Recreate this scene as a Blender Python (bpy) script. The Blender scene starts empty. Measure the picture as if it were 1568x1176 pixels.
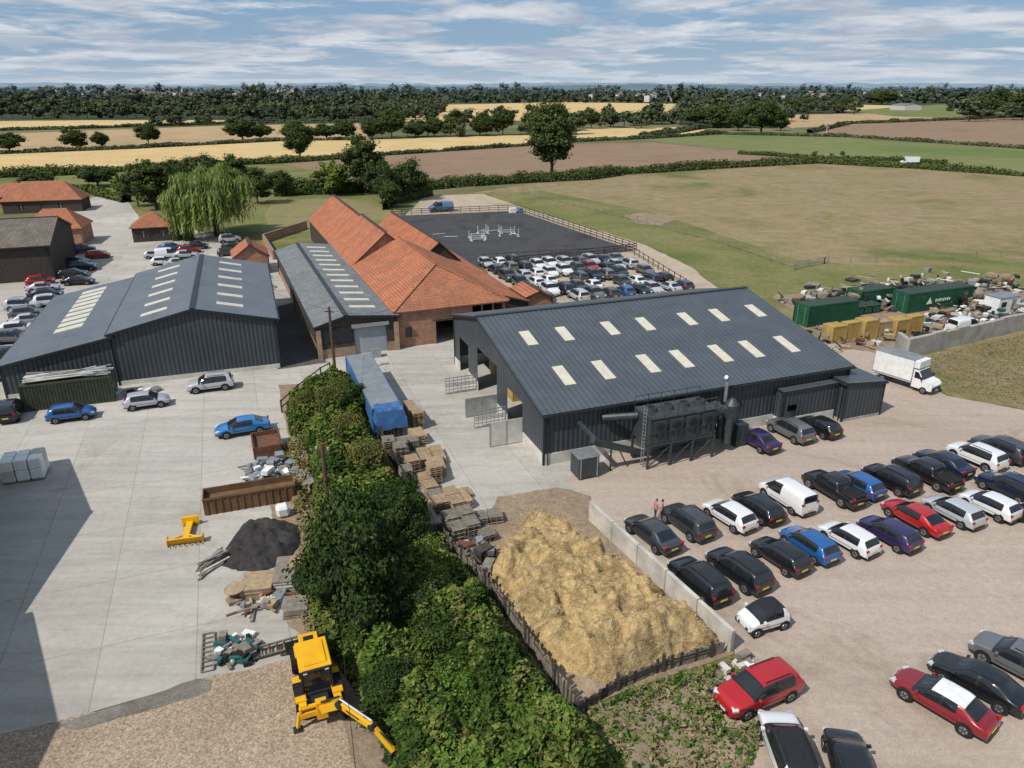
import bpy, bmesh, math, random
import numpy as np
from mathutils import Vector, Matrix, noise
random.seed(7); rng=np.random.default_rng(7)
R=math.radians
HC=28.0; TH=R(22); CS,SN=math.cos(TH),math.sin(TH); FP=1125.0
def P(u,v,z=0.0):
    """survey: photograph coordinates -> world point on the horizontal plane z"""
    a=(v-588)/FP; dz=SN+a*CS; t=(HC-z)/dz
    return Vector((t*(u-784)/FP, t*(CS-a*SN), z))
scene=bpy.context.scene
COL=scene.collection
# ------------------------------------------------------------------ materials
def newmat(name):
    m=bpy.data.materials.new(name); m.use_nodes=True
    nt=m.node_tree; b=nt.nodes['Principled BSDF']; return m,nt,b
def N(nt,t,**k):
    n=nt.nodes.new(t)
    for a,b in k.items(): setattr(n,a,b)
    return n
def c4(c): return (c[0],c[1],c[2],1)
def ramp(nt,stops):
    r=N(nt,'ShaderNodeValToRGB'); e=r.color_ramp.elements
    e[0].position=stops[0][0]; e[0].color=c4(stops[0][1])
    e[1].position=stops[-1][0]; e[1].color=c4(stops[-1][1])
    for p,c in stops[1:-1]:
        x=e.new(p); x.color=c4(c)
    return r
def noisen(nt,scale,detail=6,rough=.6,vec=None,dist=0):
    n=N(nt,'ShaderNodeTexNoise'); n.inputs['Scale'].default_value=scale; n.inputs['Detail'].default_value=detail
    n.inputs['Roughness'].default_value=rough; n.inputs['Distortion'].default_value=dist
    if vec is not None: nt.links.new(vec,n.inputs['Vector'])
    return n
def mixc(nt,mode,fac,a,b):
    m=N(nt,'ShaderNodeMix',data_type='RGBA',blend_type=mode)
    for s,v in ((0,fac),(6,a),(7,b)):
        if hasattr(v,'is_linked') or hasattr(v,'links'): nt.links.new(v,m.inputs[s])
        else: m.inputs[s].default_value=v if s==0 else c4(v)
    return m.outputs[2]
def bump(nt,b,h,strength=.4,dist=.05):
    bp=N(nt,'ShaderNodeBump'); bp.inputs['Strength'].default_value=strength; bp.inputs['Distance'].default_value=dist
    nt.links.new(h,bp.inputs['Height']); nt.links.new(bp.outputs[0],b.inputs['Normal'])
def pm(name,c1,c2=None,rough=.8,scale=1.5,metal=0,bs=0,spec=.3,detail=3):
    m,nt,b=newmat(name)
    b.inputs['Roughness'].default_value=rough; b.inputs['Metallic'].default_value=metal
    b.inputs['Specular IOR Level'].default_value=spec
    if c2 is None: c2=tuple(x*.75 for x in c1)
    tc=N(nt,'ShaderNodeTexCoord'); n=noisen(nt,scale,detail,.6,tc.outputs['Object'])
    r=ramp(nt,[(.3,c2),(.7,c1)]); nt.links.new(n.outputs[0],r.inputs[0]); nt.links.new(r.outputs[0],b.inputs['Base Color'])
    if bs: bump(nt,b,n.outputs[0],bs)
    return m
def ground(name,cs,s1=.05,s2=1.2,s3=None,bs=.3,joints=None,fine=.25,stain=None,bd=.04,tracks=None,ta=.14,sa=.26,sc=(.78,.75,.71)):
    m,nt,b=newmat(name); b.inputs['Roughness'].default_value=.95; b.inputs['Specular IOR Level'].default_value=.15
    tc=N(nt,'ShaderNodeTexCoord'); o=tc.outputs['Object']
    n1=noisen(nt,s1,4,.6,o,.6); n2=noisen(nt,s2,5,.7,o)
    k=len(cs); r=ramp(nt,[(.3+.4*i/(k-1),c) for i,c in enumerate(cs)]); nt.links.new(n1.outputs[0],r.inputs[0])
    r2=ramp(nt,[(.25,(1-fine,)*3),(.75,(1+fine,)*3)]); nt.links.new(n2.outputs[0],r2.inputs[0])
    col=mixc(nt,'MULTIPLY',1.0,r.outputs[0],r2.outputs[0])
    if s3:
        n3=noisen(nt,s3,2,.8,o); r3=ramp(nt,[(.3,(1-sa,)*3),(.7,(1+sa,)*3)]); nt.links.new(n3.outputs[0],r3.inputs[0])
        col=mixc(nt,'MULTIPLY',1.0,col,r3.outputs[0])
    if stain:
        n4=noisen(nt,stain,5,.75,o,1.2); r4=ramp(nt,[(.55,(1,1,1)),(.68,sc)]); nt.links.new(n4.outputs[0],r4.inputs[0])
        col=mixc(nt,'MULTIPLY',1.0,col,r4.outputs[0])
    if tracks is not None:
        mp=N(nt,'ShaderNodeMapping'); mp.inputs['Rotation'].default_value=(0,0,-tracks); mp.inputs['Scale'].default_value=(.06,.9,1); nt.links.new(o,mp.inputs[0])
        n5=noisen(nt,1.0,4,.7,mp.outputs[0],.3); r5=ramp(nt,[(.35,(1-ta,)*3),(.6,(1+ta*.5,)*3)]); nt.links.new(n5.outputs[0],r5.inputs[0])
        col=mixc(nt,'MULTIPLY',1.0,col,r5.outputs[0])
    if joints:
        mp=N(nt,'ShaderNodeMapping'); mp.inputs['Rotation'].default_value=(0,0,-joints[2]); nt.links.new(o,mp.inputs[0])
        br=N(nt,'ShaderNodeTexBrick'); br.offset=0; nt.links.new(mp.outputs[0],br.inputs['Vector'])
        br.inputs['Scale'].default_value=1; br.inputs['Brick Width'].default_value=joints[0]; br.inputs['Row Height'].default_value=joints[1]
        br.inputs['Mortar Size'].default_value=.03; br.inputs['Color1'].default_value=(1,1,1,1); br.inputs['Color2'].default_value=(.9,.9,.9,1)
        br.inputs['Mortar'].default_value=(.68,.66,.62,1); br.inputs['Mortar Smooth'].default_value=.3
        col=mixc(nt,'MULTIPLY',1.0,col,br.outputs[0])
    nt.links.new(col,b.inputs['Base Color']); bump(nt,b,n2.outputs[0],bs,bd)
    return m
def clad(name,col,axis='X',period=.4,metal=0,rough=.45,dk=.6,rows=None,patch=None):
    m,nt,b=newmat(name); b.inputs['Roughness'].default_value=rough; b.inputs['Metallic'].default_value=metal
    b.inputs['Specular IOR Level'].default_value=.35
    tc=N(nt,'ShaderNodeTexCoord'); s=N(nt,'ShaderNodeSeparateXYZ'); nt.links.new(tc.outputs['Object'],s.inputs[0])
    def sine(src,per):
        a=N(nt,'ShaderNodeMath',operation='MULTIPLY'); nt.links.new(src,a.inputs[0]); a.inputs[1].default_value=2*math.pi/per
        q=N(nt,'ShaderNodeMath',operation='SINE'); nt.links.new(a.outputs[0],q.inputs[0]); return q.outputs[0]
    if axis=='XY':
        a=N(nt,'ShaderNodeMath',operation='ADD'); nt.links.new(s.outputs[0],a.inputs[0]); nt.links.new(s.outputs[1],a.inputs[1]); src=a.outputs[0]
    else: src=s.outputs['XYZ'.index(axis)]
    w=sine(src,period)
    r=ramp(nt,[(0,tuple(x*dk for x in col)),(.35,col),(1,tuple(min(1,x*1.12) for x in col))])  # crease shade painted in: rib troughs get a darker colour
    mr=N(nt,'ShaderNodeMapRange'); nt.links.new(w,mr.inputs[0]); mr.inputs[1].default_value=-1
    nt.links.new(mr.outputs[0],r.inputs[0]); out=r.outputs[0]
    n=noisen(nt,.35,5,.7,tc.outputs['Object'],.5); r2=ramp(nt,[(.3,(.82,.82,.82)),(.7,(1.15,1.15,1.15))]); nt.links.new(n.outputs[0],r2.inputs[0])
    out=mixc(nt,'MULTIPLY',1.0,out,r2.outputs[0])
    if patch:
        n3=noisen(nt,patch[1],6,.8,tc.outputs['Object'],.3); r3=ramp(nt,[(.42,(0,0,0)),(.66,(1,1,1))]); nt.links.new(n3.outputs[0],r3.inputs[0])
        out=mixc(nt,'MIX',r3.outputs[0],out,patch[0])
        n4=noisen(nt,3.5,2,.8,tc.outputs['Object']); r4=ramp(nt,[(.3,(.72,.72,.72)),(.7,(1.28,1.28,1.28))]); nt.links.new(n4.outputs[0],r4.inputs[0])
        out=mixc(nt,'MULTIPLY',1.0,out,r4.outputs[0])
    if rows:
        w2=sine(s.outputs['XYZ'.index(rows[0])],rows[1]); mr2=N(nt,'ShaderNodeMapRange'); nt.links.new(w2,mr2.inputs[0]); mr2.inputs[1].default_value=-1
        mr2.inputs[3].default_value=.72; mr2.inputs[4].default_value=1.1
        cb=N(nt,'ShaderNodeCombineColor'); [nt.links.new(mr2.outputs[0],cb.inputs[i]) for i in range(3)]
        out=mixc(nt,'MULTIPLY',1.0,out,cb.outputs[0])
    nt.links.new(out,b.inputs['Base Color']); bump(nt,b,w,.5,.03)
    return m
def brickmat(name):
    m,nt,b=newmat(name); b.inputs['Roughness'].default_value=.9
    tc=N(nt,'ShaderNodeTexCoord'); s=N(nt,'ShaderNodeSeparateXYZ'); nt.links.new(tc.outputs['Object'],s.inputs[0])
    a=N(nt,'ShaderNodeMath',operation='ADD'); nt.links.new(s.outputs[0],a.inputs[0]); nt.links.new(s.outputs[1],a.inputs[1])
    cb=N(nt,'ShaderNodeCombineXYZ'); nt.links.new(a.outputs[0],cb.inputs[0]); nt.links.new(s.outputs[2],cb.inputs[1])
    br=N(nt,'ShaderNodeTexBrick'); nt.links.new(cb.outputs[0],br.inputs['Vector']); br.inputs['Scale'].default_value=1
    br.inputs['Brick Width'].default_value=.23; br.inputs['Row Height'].default_value=.08; br.inputs['Mortar Size'].default_value=.008
    br.inputs['Color1'].default_value=(.38,.16,.09,1); br.inputs['Color2'].default_value=(.25,.11,.065,1); br.inputs['Mortar'].default_value=(.4,.34,.28,1)
    n=noisen(nt,1.2,5,.7,tc.outputs['Object']); r2=ramp(nt,[(.3,(.6,.6,.6)),(.7,(1.3,1.25,1.2))]); nt.links.new(n.outputs[0],r2.inputs[0])
    nt.links.new(mixc(nt,'MULTIPLY',1.0,br.outputs[0],r2.outputs[0]),b.inputs['Base Color']); return m
def leaf(name,cs,scale=.35,trans=0.):
    m,nt,b=newmat(name); nt.nodes.remove(b); out=nt.nodes['Material Output']
    g=N(nt,'ShaderNodeNewGeometry'); oi=N(nt,'ShaderNodeObjectInfo')
    n=noisen(nt,scale,2,.6,g.outputs['Position'])
    a=N(nt,'ShaderNodeMath',operation='MULTIPLY_ADD'); nt.links.new(g.outputs['Random Per Island'],a.inputs[0]); a.inputs[1].default_value=.45
    a2=N(nt,'ShaderNodeMath',operation='MULTIPLY_ADD'); nt.links.new(oi.outputs['Random'],a2.inputs[0]); a2.inputs[1].default_value=.25
    nt.links.new(n.outputs[0],a.inputs[2]); nt.links.new(a.outputs[0],a2.inputs[2])
    k=len(cs); r=ramp(nt,[(min(.35+.7*i/(k-1),1),c) for i,c in enumerate(cs)]); nt.links.new(a2.outputs[0],r.inputs[0])
    d=N(nt,'ShaderNodeBsdfDiffuse'); nt.links.new(r.outputs[0],d.inputs[0])
    if trans:
        t=N(nt,'ShaderNodeBsdfTranslucent'); mx=N(nt,'ShaderNodeMixShader'); mx.inputs[0].default_value=trans
        nt.links.new(r.outputs[0],t.inputs[0]); nt.links.new(d.outputs[0],mx.inputs[1]); nt.links.new(t.outputs[0],mx.inputs[2])
        nt.links.new(mx.outputs[0],out.inputs[0])
    else: nt.links.new(d.outputs[0],out.inputs[0])
    return m
# ------------------------------------------------------------------ mesh tools
class MB:
    def __init__(s): s.v=[];s.f=[];s.m=[];s.mats=[]
    def mi(s,m):
        if m not in s.mats: s.mats.append(m)
        return s.mats.index(m)
    def face(s,pts,mat):
        i=len(s.v); s.v+= [tuple(p) for p in pts]; s.f.append(tuple(range(i,i+len(pts)))); s.m.append(s.mi(mat))
    def box(s,c,d,mat,rz=0,M=None):
        x,y,z=[k/2 for k in d]; T=Matrix.Translation(c)@(M.to_4x4() if M is not None else Matrix.Rotation(rz,4,'Z'))
        i=len(s.v)
        for a in ((-x,-y,-z),(x,-y,-z),(x,y,-z),(-x,y,-z),(-x,-y,z),(x,-y,z),(x,y,z),(-x,y,z)): s.v.append(tuple(T@Vector(a)))
        for q in ((0,3,2,1),(4,5,6,7),(0,1,5,4),(1,2,6,5),(2,3,7,6),(3,0,4,7)): s.f.append(tuple(i+k for k in q)); s.m.append(s.mi(mat))
    def beam(s,p0,p1,w,h,mat):
        p0=Vector(p0);p1=Vector(p1);d=p1-p0;L=d.length
        q=d.to_track_quat('X','Z').to_matrix(); s.box((p0+p1)/2,(L,w,h),mat,M=q)
    def cyl(s,p0,p1,r0,r1,mat,n=12,cap=True):
        p0=Vector(p0);p1=Vector(p1);q=(p1-p0).to_track_quat('Z','X').to_matrix(); i=len(s.v); k=s.mi(mat)
        for p,r in ((p0,r0),(p1,r1)):
            for j in range(n):
                a=2*math.pi*j/n; s.v.append(tuple(p+q@Vector((r*math.cos(a),r*math.sin(a),0))))
        for j in range(n): s.f.append((i+j,i+(j+1)%n,i+n+(j+1)%n,i+n+j)); s.m.append(k)
        if cap: s.f.append(tuple(i+n-1-j for j in range(n))); s.f.append(tuple(i+n+j for j in range(n))); s.m+=[k,k]
    def mesh(s,name):
        me=bpy.data.meshes.new(name); me.from_pydata(s.v,[],s.f)
        for m in s.mats: me.materials.append(m)
        me.polygons.foreach_set('material_index',s.m); me.update(); return me
    def build(s,name,loc=(0,0,0),rz=0,parent=None,bev=0):
        o=bpy.data.objects.new(name,s.mesh(name)); o.location=loc; o.rotation_euler=(0,0,rz); COL.objects.link(o)
        if parent: o.parent=parent
        if bev:
            b=o.modifiers.new('b','BEVEL'); b.width=bev; b.segments=1; b.limit_method='ANGLE'
        return o
def empty(name,loc=(0,0,0),rz=0):
    e=bpy.data.objects.new(name,None); e.location=loc; e.rotation_euler=(0,0,rz); e.empty_display_size=.5; COL.objects.link(e); return e
def npmesh(name,V,F,Mi,mats):
    me=bpy.data.meshes.new(name); V=np.asarray(V,dtype=np.float32); F=np.asarray(F,dtype=np.int32)
    me.vertices.add(len(V)); me.vertices.foreach_set('co',V.ravel()); me.loops.add(F.size); me.loops.foreach_set('vertex_index',F.ravel())
    me.polygons.add(len(F)); me.polygons.foreach_set('loop_start',np.arange(0,F.size,4,dtype=np.int32))
    try: me.polygons.foreach_set('loop_total',np.full(len(F),4,dtype=np.int32))
    except Exception: pass
    for m in mats: me.materials.append(m)
    me.polygons.foreach_set('material_index',np.asarray(Mi,dtype=np.int32)); me.update(calc_edges=True); return me
def addobj(name,me,loc=(0,0,0),rz=0,sc=(1,1,1)):
    o=bpy.data.objects.new(name,me); o.location=loc; o.rotation_euler=(0,0,rz); o.scale=sc; COL.objects.link(o); return o
def cards(C,Nn,S,asp=1.0,up=False,thin=None):
    n=len(C); Nn=Nn/np.maximum(np.linalg.norm(Nn,axis=1,keepdims=True),1e-6)
    if up: T=np.tile([0,0,1.],(n,1))+rng.normal(0,.12,(n,3))
    else: T=rng.normal(size=(n,3))
    T-= (T*Nn).sum(1,keepdims=True)*Nn; T/=np.maximum(np.linalg.norm(T,axis=1,keepdims=True),1e-6); B=np.cross(Nn,T)
    S=np.asarray(S).reshape(-1,1)*np.ones((n,1)); a=T*S*asp; b=B*S*(rng.uniform(.45,.9,(n,1)) if thin is None else thin)
    V=np.stack([C-a,C+b*.9-a*.1,C+a,C-b*.9+a*.15],1).reshape(-1,3); F=np.arange(4*n).reshape(n,4); return V,F
def csphere(k=3):
    V=[];F=[]
    for ax in range(3):
        for sg in (-1,1):
            i0=len(V)
            for i in range(k+1):
                for j in range(k+1):
                    p=[0,0,0]; p[ax]=sg; p[(ax+1)%3]=2*i/k-1; p[(ax+2)%3]=(2*j/k-1)*sg; V.append(p)
            for i in range(k):
                for j in range(k): a=i0+i*(k+1)+j; F.append((a,a+k+1,a+k+2,a+1))
    V=np.array(V,float); V/=np.linalg.norm(V,axis=1,keepdims=True); return V,np.array(F)
CS3=csphere(3); CS2=csphere(2)
class Acc:
    def __init__(s): s.V=[];s.F=[];s.M=[];s.n=0
    def add(s,V,F,m): s.V.append(V); s.F.append(F+s.n); s.M.append(np.full(len(F),m)); s.n+=len(V)
    def get(s): return np.concatenate(s.V),np.concatenate(s.F),np.concatenate(s.M)
def cone(p0,p1,r0,r1,n=7):
    p0=np.array(p0,float);p1=np.array(p1,float);d=p1-p0;d/=np.linalg.norm(d);a=np.cross(d,[.3,.9,.1]);a/=np.linalg.norm(a);b=np.cross(d,a)
    t=np.linspace(0,2*np.pi,n,endpoint=False)[:,None]; ring=np.cos(t)*a+np.sin(t)*b
    V=np.concatenate([p0+ring*r0,p1+ring*r1]); i=np.arange(n); j=(i+1)%n
    return V,np.stack([i,j,j+n,i+n],1)
def randdir(n):
    d=rng.normal(size=(n,3)); return d/np.linalg.norm(d,axis=1,keepdims=True)
def tree_arr(h,w,base,ncl,nl,ls,low=False,cr=.15,irr=.25):
    A=Acc(); tr=.024*h
    A.add(*cone((0,0,-.2),(0,0,base+.3*(h-base)),tr,tr*.6,7 if not low else 5),0)
    d=randdir(ncl); r=rng.uniform(.1,1,(ncl,1))**.45
    lob=1+irr*np.sin(np.arctan2(d[:,1],d[:,0])*2+rng.uniform(0,6))*.6+irr*rng.uniform(-1,1,ncl)
    C=d*r*np.array([w*.40,w*.40,(h-base)*.42])*lob[:,None]
    C[:,2]=np.clip(C[:,2],-(h-base)*.42,(h-base)*.42); C[:,2]+=(base+h)/2
    sk=np.clip((C[:,2]-(base+h)/2)/(h-base),-.5,.5); C[:,:2]*=(1-.5*np.maximum(sk,0)-.35*np.maximum(-sk,0))[:,None]
    rad=w*cr*rng.uniform(.55,1.35,ncl)
    if not low:
        for k in range(min(ncl,16)):
            A.add(*cone((0,0,base*.7+.02*k*h),C[k],tr*.38,tr*.1,5),0)
    cs=CS2 if low else CS3
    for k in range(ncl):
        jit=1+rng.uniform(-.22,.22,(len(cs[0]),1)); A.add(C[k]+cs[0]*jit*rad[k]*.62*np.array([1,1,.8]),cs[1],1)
    D=randdir(ncl*nl); D[:,2]=np.where(D[:,2]<-.35,-D[:,2],D[:,2]); idx=np.repeat(np.arange(ncl),nl)
    Pt=C[idx]+D*(rad[idx]*rng.uniform(.55,1.3,ncl*nl))[:,None]*np.array([1,1,.85])
    V,F=cards(Pt,D+rng.normal(0,.5,D.shape),ls*rng.uniform(.6,1.3,len(Pt))); A.add(V,F,2)
    return A.get()
# ------------------------------------------------------------------ material library
bark=pm('bark',(.09,.07,.05),(.05,.04,.03),.95,6)
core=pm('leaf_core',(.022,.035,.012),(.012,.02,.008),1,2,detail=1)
oakL=leaf('oak_leaf',[(.022,.04,.013),(.045,.072,.022),(.085,.11,.035)])
limeL=leaf('bright_leaf',[(.06,.1,.02),(.13,.18,.035),(.2,.24,.05)])
willL=leaf('willow_leaf',[(.1,.15,.04),(.19,.25,.065),(.26,.31,.1)],.5,.3)
midL=leaf('mid_leaf',[(.03,.05,.015),(.06,.085,.025),(.1,.12,.035)])
farL=leaf('far_leaf_hazed',[(.036,.054,.03),(.062,.08,.042),(.10,.112,.056)],.02)  # aerial haze painted into the leaf colour, paler and bluer per distance band
farL2=leaf('farther_leaf_hazed',[(.05,.075,.062),(.075,.1,.08),(.105,.125,.095)],.008)
farL3=leaf('farthest_leaf_hazed',[(.08,.115,.12),(.1,.135,.135),(.125,.155,.15)],.004)
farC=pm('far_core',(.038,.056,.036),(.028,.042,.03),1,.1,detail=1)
farC2=pm('farther_core_hazed',(.055,.08,.07),(.042,.064,.058),1,.02,detail=1)  # same distance haze painted into the crown core colour
farC3=pm('farthest_core_hazed',(.085,.12,.13),(.07,.1,.11),1,.02,detail=1)
brL=leaf('bramble_leaf',[(.022,.052,.01),(.046,.098,.016),(.085,.15,.026),(.15,.185,.045)],.35)
brO=leaf('bramble_leaf_olive',[(.04,.055,.014),(.075,.09,.024),(.12,.125,.035),(.17,.14,.05)],.5)
brD=leaf('bramble_leaf_dark',[(.013,.028,.008),(.026,.05,.012),(.055,.088,.02)],.5)
hawL=leaf('hawthorn_leaf',[(.016,.032,.01),(.032,.056,.016),(.062,.092,.027)],.5)
dryL=leaf('dry_weed',[(.06,.09,.02),(.15,.145,.055),(.26,.22,.12)],.6)
concM=ground('yard_concrete',[(.37,.345,.305),(.42,.395,.35),(.46,.43,.385)],.05,.5,2.2,.08,joints=(4.8,6.2,R(20.7)),fine=.07,stain=.09,tracks=R(70),ta=.12,sa=.07)
gravM=ground('carpark_gravel',[(.345,.28,.225),(.39,.32,.262),(.365,.303,.25)],.06,2.0,12,.4,fine=.12,stain=.1,tracks=R(28),ta=.07,sa=.16)
roughG=ground('rough_gravel',[(.24,.18,.125),(.34,.265,.19),(.29,.22,.155)],.12,5.5,11,1.0,fine=.38,sa=.36)
dirtM=ground('bare_earth',[(.28,.21,.145),(.23,.175,.12),(.34,.26,.175)],.2,2,9,.5,fine=.3)
trackM=ground('sandy_track',[(.36,.28,.2),(.42,.34,.26),(.3,.25,.18)],.08,1.2,None,.3)
base=ground('countryside',[(.08,.1,.04),(.17,.15,.075),(.075,.095,.035),(.22,.18,.09)],.004,.02,None,.05,fine=.2)
woodF=ground('woodland_floor',[(.035,.05,.028),(.05,.066,.036)],.02,.1,None,.05,fine=.2)
padM=ground('paddock_grass',[(.115,.135,.04),(.195,.165,.078),(.235,.185,.098),(.25,.195,.11),(.22,.175,.09),(.165,.15,.065)],.028,.3,2.5,.3,fine=.25,stain=.035,sa=.2,sc=(.68,.86,.55))
grassM=ground('green_grass',[(.10,.12,.035),(.155,.155,.055),(.21,.18,.085)],.06,.9,5,.4,fine=.28)
lawnM=ground('lawn_grass',[(.18,.17,.075),(.22,.19,.09),(.15,.15,.055)],.1,.9,5,.3,fine=.2)
bankM=ground('dry_bank',[(.13,.135,.05),(.2,.16,.085),(.25,.19,.12)],.1,.9,5,.4,fine=.3)
ploughM=ground('ploughed_field',[(.205,.138,.092),(.245,.165,.108),(.225,.15,.1)],.01,.12,1.5,.2,fine=.12,tracks=R(8))
goldM=ground('stubble_field',[(.46,.335,.145),(.54,.395,.185),(.48,.35,.16)],.008,.06,1.2,.1,fine=.1,tracks=R(12))
tanM=ground('dry_field',[(.34,.24,.13),(.4,.285,.155),(.32,.23,.125)],.008,.06,None,.1,fine=.12,tracks=R(5))
greenF=ground('pasture_field',[(.11,.15,.045),(.15,.17,.06),(.18,.175,.072)],.01,.08,None,.1,fine=.15)
arenaM=ground('arena_rubber_sand',[(.04,.04,.042),(.065,.065,.068),(.05,.05,.052)],.1,1.5,8,.8,fine=.35)
shadeM=ground('alley_shade',[(.07,.068,.065),(.11,.105,.1)],.1,1.5,8,.3)  # dark tone standing for the barn's shadow on the alley ground
strawM=ground('straw_muck',[(.17,.115,.055),(.36,.25,.11),(.47,.34,.165),(.25,.175,.085),(.43,.315,.16),(.2,.145,.08)],.42,3.2,14,1.0,fine=.4,bd=.16)
soilM=ground('black_soil',[(.028,.026,.026),(.055,.05,.048)],.6,3,12,1.0,fine=.4)
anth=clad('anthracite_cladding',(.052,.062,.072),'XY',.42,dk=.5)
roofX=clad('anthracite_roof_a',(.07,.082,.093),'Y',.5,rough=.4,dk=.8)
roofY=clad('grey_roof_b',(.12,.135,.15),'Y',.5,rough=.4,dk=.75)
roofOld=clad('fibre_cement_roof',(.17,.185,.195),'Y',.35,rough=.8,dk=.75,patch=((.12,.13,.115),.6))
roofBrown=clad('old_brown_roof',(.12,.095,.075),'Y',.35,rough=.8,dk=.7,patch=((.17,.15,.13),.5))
tileM=clad('clay_pantiles',(.47,.165,.08),'Y',.3,rough=.9,dk=.5,rows=('Z',.17),patch=((.24,.105,.06),.5))
tileH=clad('clay_tiles_hip',(.44,.165,.085),'XY',.3,rough=.9,dk=.55,rows=('Z',.17),patch=((.25,.12,.07),.55))
brick=brickmat('red_brick')
skyl=pm('grp_skylight',(.62,.58,.46),(.5,.47,.37),.35,1.5)
steelD=pm('dark_steel',(.038,.046,.05),(.022,.027,.029),.45,3,.3)
steelF=pm('filter_green_grey_steel',(.065,.08,.082),(.045,.055,.058),.4,2,.3)
steelG=pm('galvanised_steel',(.45,.47,.48),(.3,.32,.33),.4,3,.6)
white=pm('white_paint',(.78,.78,.76),(.62,.62,.6),.5,2)
plinth=pm('plinth_render',(.6,.58,.54),(.42,.4,.36),.9,.8)
concW=pm('concrete_wall',(.4,.38,.34),(.22,.21,.19),.9,.7,bs=.3,detail=6)
woodL=pm('pale_timber',(.42,.31,.19),(.25,.18,.11),.85,2.5)
woodG=pm('grey_timber',(.27,.235,.19),(.15,.13,.105),.9,2.5)
woodD=pm('dark_timber',(.075,.06,.05),(.04,.033,.028),.9,3)
rust=pm('rusty_steel',(.19,.085,.045),(.08,.045,.03),.9,2.5,bs=.3,detail=6)
brownS=pm('brown_painted_steel',(.18,.1,.045),(.1,.06,.035),.8,1.5)
green=pm('green_paint',(.018,.095,.048),(.01,.06,.032),.5,1,detail=6)
dgreen=pm('dark_green_sheet',(.035,.07,.055),(.05,.06,.05),.6,.7,detail=6)
olive=pm('olive_container',(.055,.065,.04),(.035,.04,.028),.6,1.5)
blueP=pm('blue_container',(.06,.17,.36),(.04,.11,.24),.55,.8)
blueT=pm('blue_tarp',(.055,.15,.34),(.03,.09,.22),.5,1.5,bs=.5)
mustard=pm('mustard_panel',(.46,.32,.1),(.3,.2,.07),.7,.8,detail=6)
yel=pm('machine_yellow',(.78,.42,.012),(.66,.34,.012),.4,1)
blk=pm('black_rubber',(.018,.018,.018),(.01,.01,.01),.8,4)
glassM=pm('window_glass',(.02,.026,.03),(.015,.018,.02),.08,1,spec=.6)
greyR=pm('grey_membrane',(.22,.24,.255),(.15,.165,.18),.7,.8)
tealM=pm('teal_sheet',(.03,.13,.12),(.02,.08,.08),.6,2,bs=.4)
# ------------------------------------------------------------------ ground
def organic(pts,amp=.3,seg=14):
    out=[]; n=len(pts)
    for i in range(n):
        a,b=pts[i],pts[(i+1)%n]; L=(b-a).length; k=seg if amp else 1
        d=(b-a).normalized() if L>0 else Vector((1,0,0)); nn=Vector((-d.y,d.x,0))
        for j in range(k):
            p=a.lerp(b,j/k); q=noise.noise(p*.35)*amp+noise.noise(p*1.7)*amp*.4 if L<200 else noise.noise(p*.02)*amp
            out.append(p+nn*q)
    return out
def sheet(name,px,lev,mat,amp=.3):
    pts=organic([P(u,v) for u,v in px],amp)
    z=.004*lev; b=MB(); b.face([(p.x,p.y,z) for p in pts],mat); return b.build(name)
g=MB(); S=16000
g.face([(-S,-200,0),(S,-200,0),(S,S,0),(-S,S,0)],base); g.build('ground')
sheet('woodland_floor',[(-300,186),(340,185),(345,190),(640,187),(700,180),(680,165),(650,159),(1040,158),(1040,192),(1210,192),(1300,176),(1290,168),(1440,160),(1900,160),(1900,139.5),(-300,139.5)],1,woodF,4)
sheet('paddock_field',[(690,300),(900,268),(1240,248),(1800,282),(2300,470),(1700,520),(1300,545),(1000,480),(960,400),(780,330)],1,padM,.8)
sheet('ploughed_field',[(300,262),(560,240),(800,222),(1000,218),(1245,241),(940,266),(690,290),(480,300),(300,330)],1,ploughM,2)
sheet('stubble_field',[(-200,243),(200,228),(450,214),(560,214),(880,204),(900,197),(1085,194),(1070,205),(800,222),(560,239),(380,249),(100,262),(-200,275)],2,goldM,3)
sheet('dry_field',[(-200,207),(60,203),(350,192),(565,189),(565,212),(350,216),(0,238),(-200,242)],1,tanM,3)
sheet('stubble_field',[(-200,187),(150,184),(345,184),(340,190),(60,196),(-200,200)],2,goldM,4)
sheet('stubble_field',[(660,161),(870,156),(1035,159),(1025,170),(950,176),(930,184),(600,186),(580,178),(680,172)],2,goldM,6)
sheet('pasture_field',[(980,214),(1110,205),(1300,212),(1700,240),(1800,276),(1400,258),(1245,241)],3,greenF,2)
sheet('ploughed_field',[(1250,204),(1300,190),(1460,184),(1700,176),(1900,236),(1568,226),(1400,213)],1,ploughM,3)
sheet('dry_field',[(1190,176),(1420,172),(1440,182),(1290,192),(1210,196)],2,tanM,3)
sheet('pasture_field',[(1290,170),(1440,160),(1700,162),(1700,176),(1430,180),(1370,178)],3,greenF,4)
sheet('dry_field',[(1130,166),(1300,160),(1420,163),(1300,169)],3,goldM,6)
sheet('rough_grass',[(-300,262),(100,266),(420,248),(480,262),(560,300),(620,330),(600,345),(420,390),(180,330),(-300,330)],3,grassM,1)
sheet('lawn',[(418,308),(500,304),(560,306),(620,325),(560,345),(420,360),(405,330)],5,lawnM,.5)
sheet('grass_verge',[(740,300),(830,292),(1000,325),(1215,396),(1300,405),(1900,412),(1900,470),(1240,455),(1130,470),(1080,440),(985,378),(790,318)],4,grassM,.6)
sheet('dirt_track',[(650,300),(740,297),(800,318),(990,376),(1060,410),(1110,450),(1000,470),(930,380),(790,330),(620,330)],6,trackM,.5)
sheet('bare_patch',[(955,330),(985,325),(1040,332),(1010,346),(975,342)],7,dirtM,.8)
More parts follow.
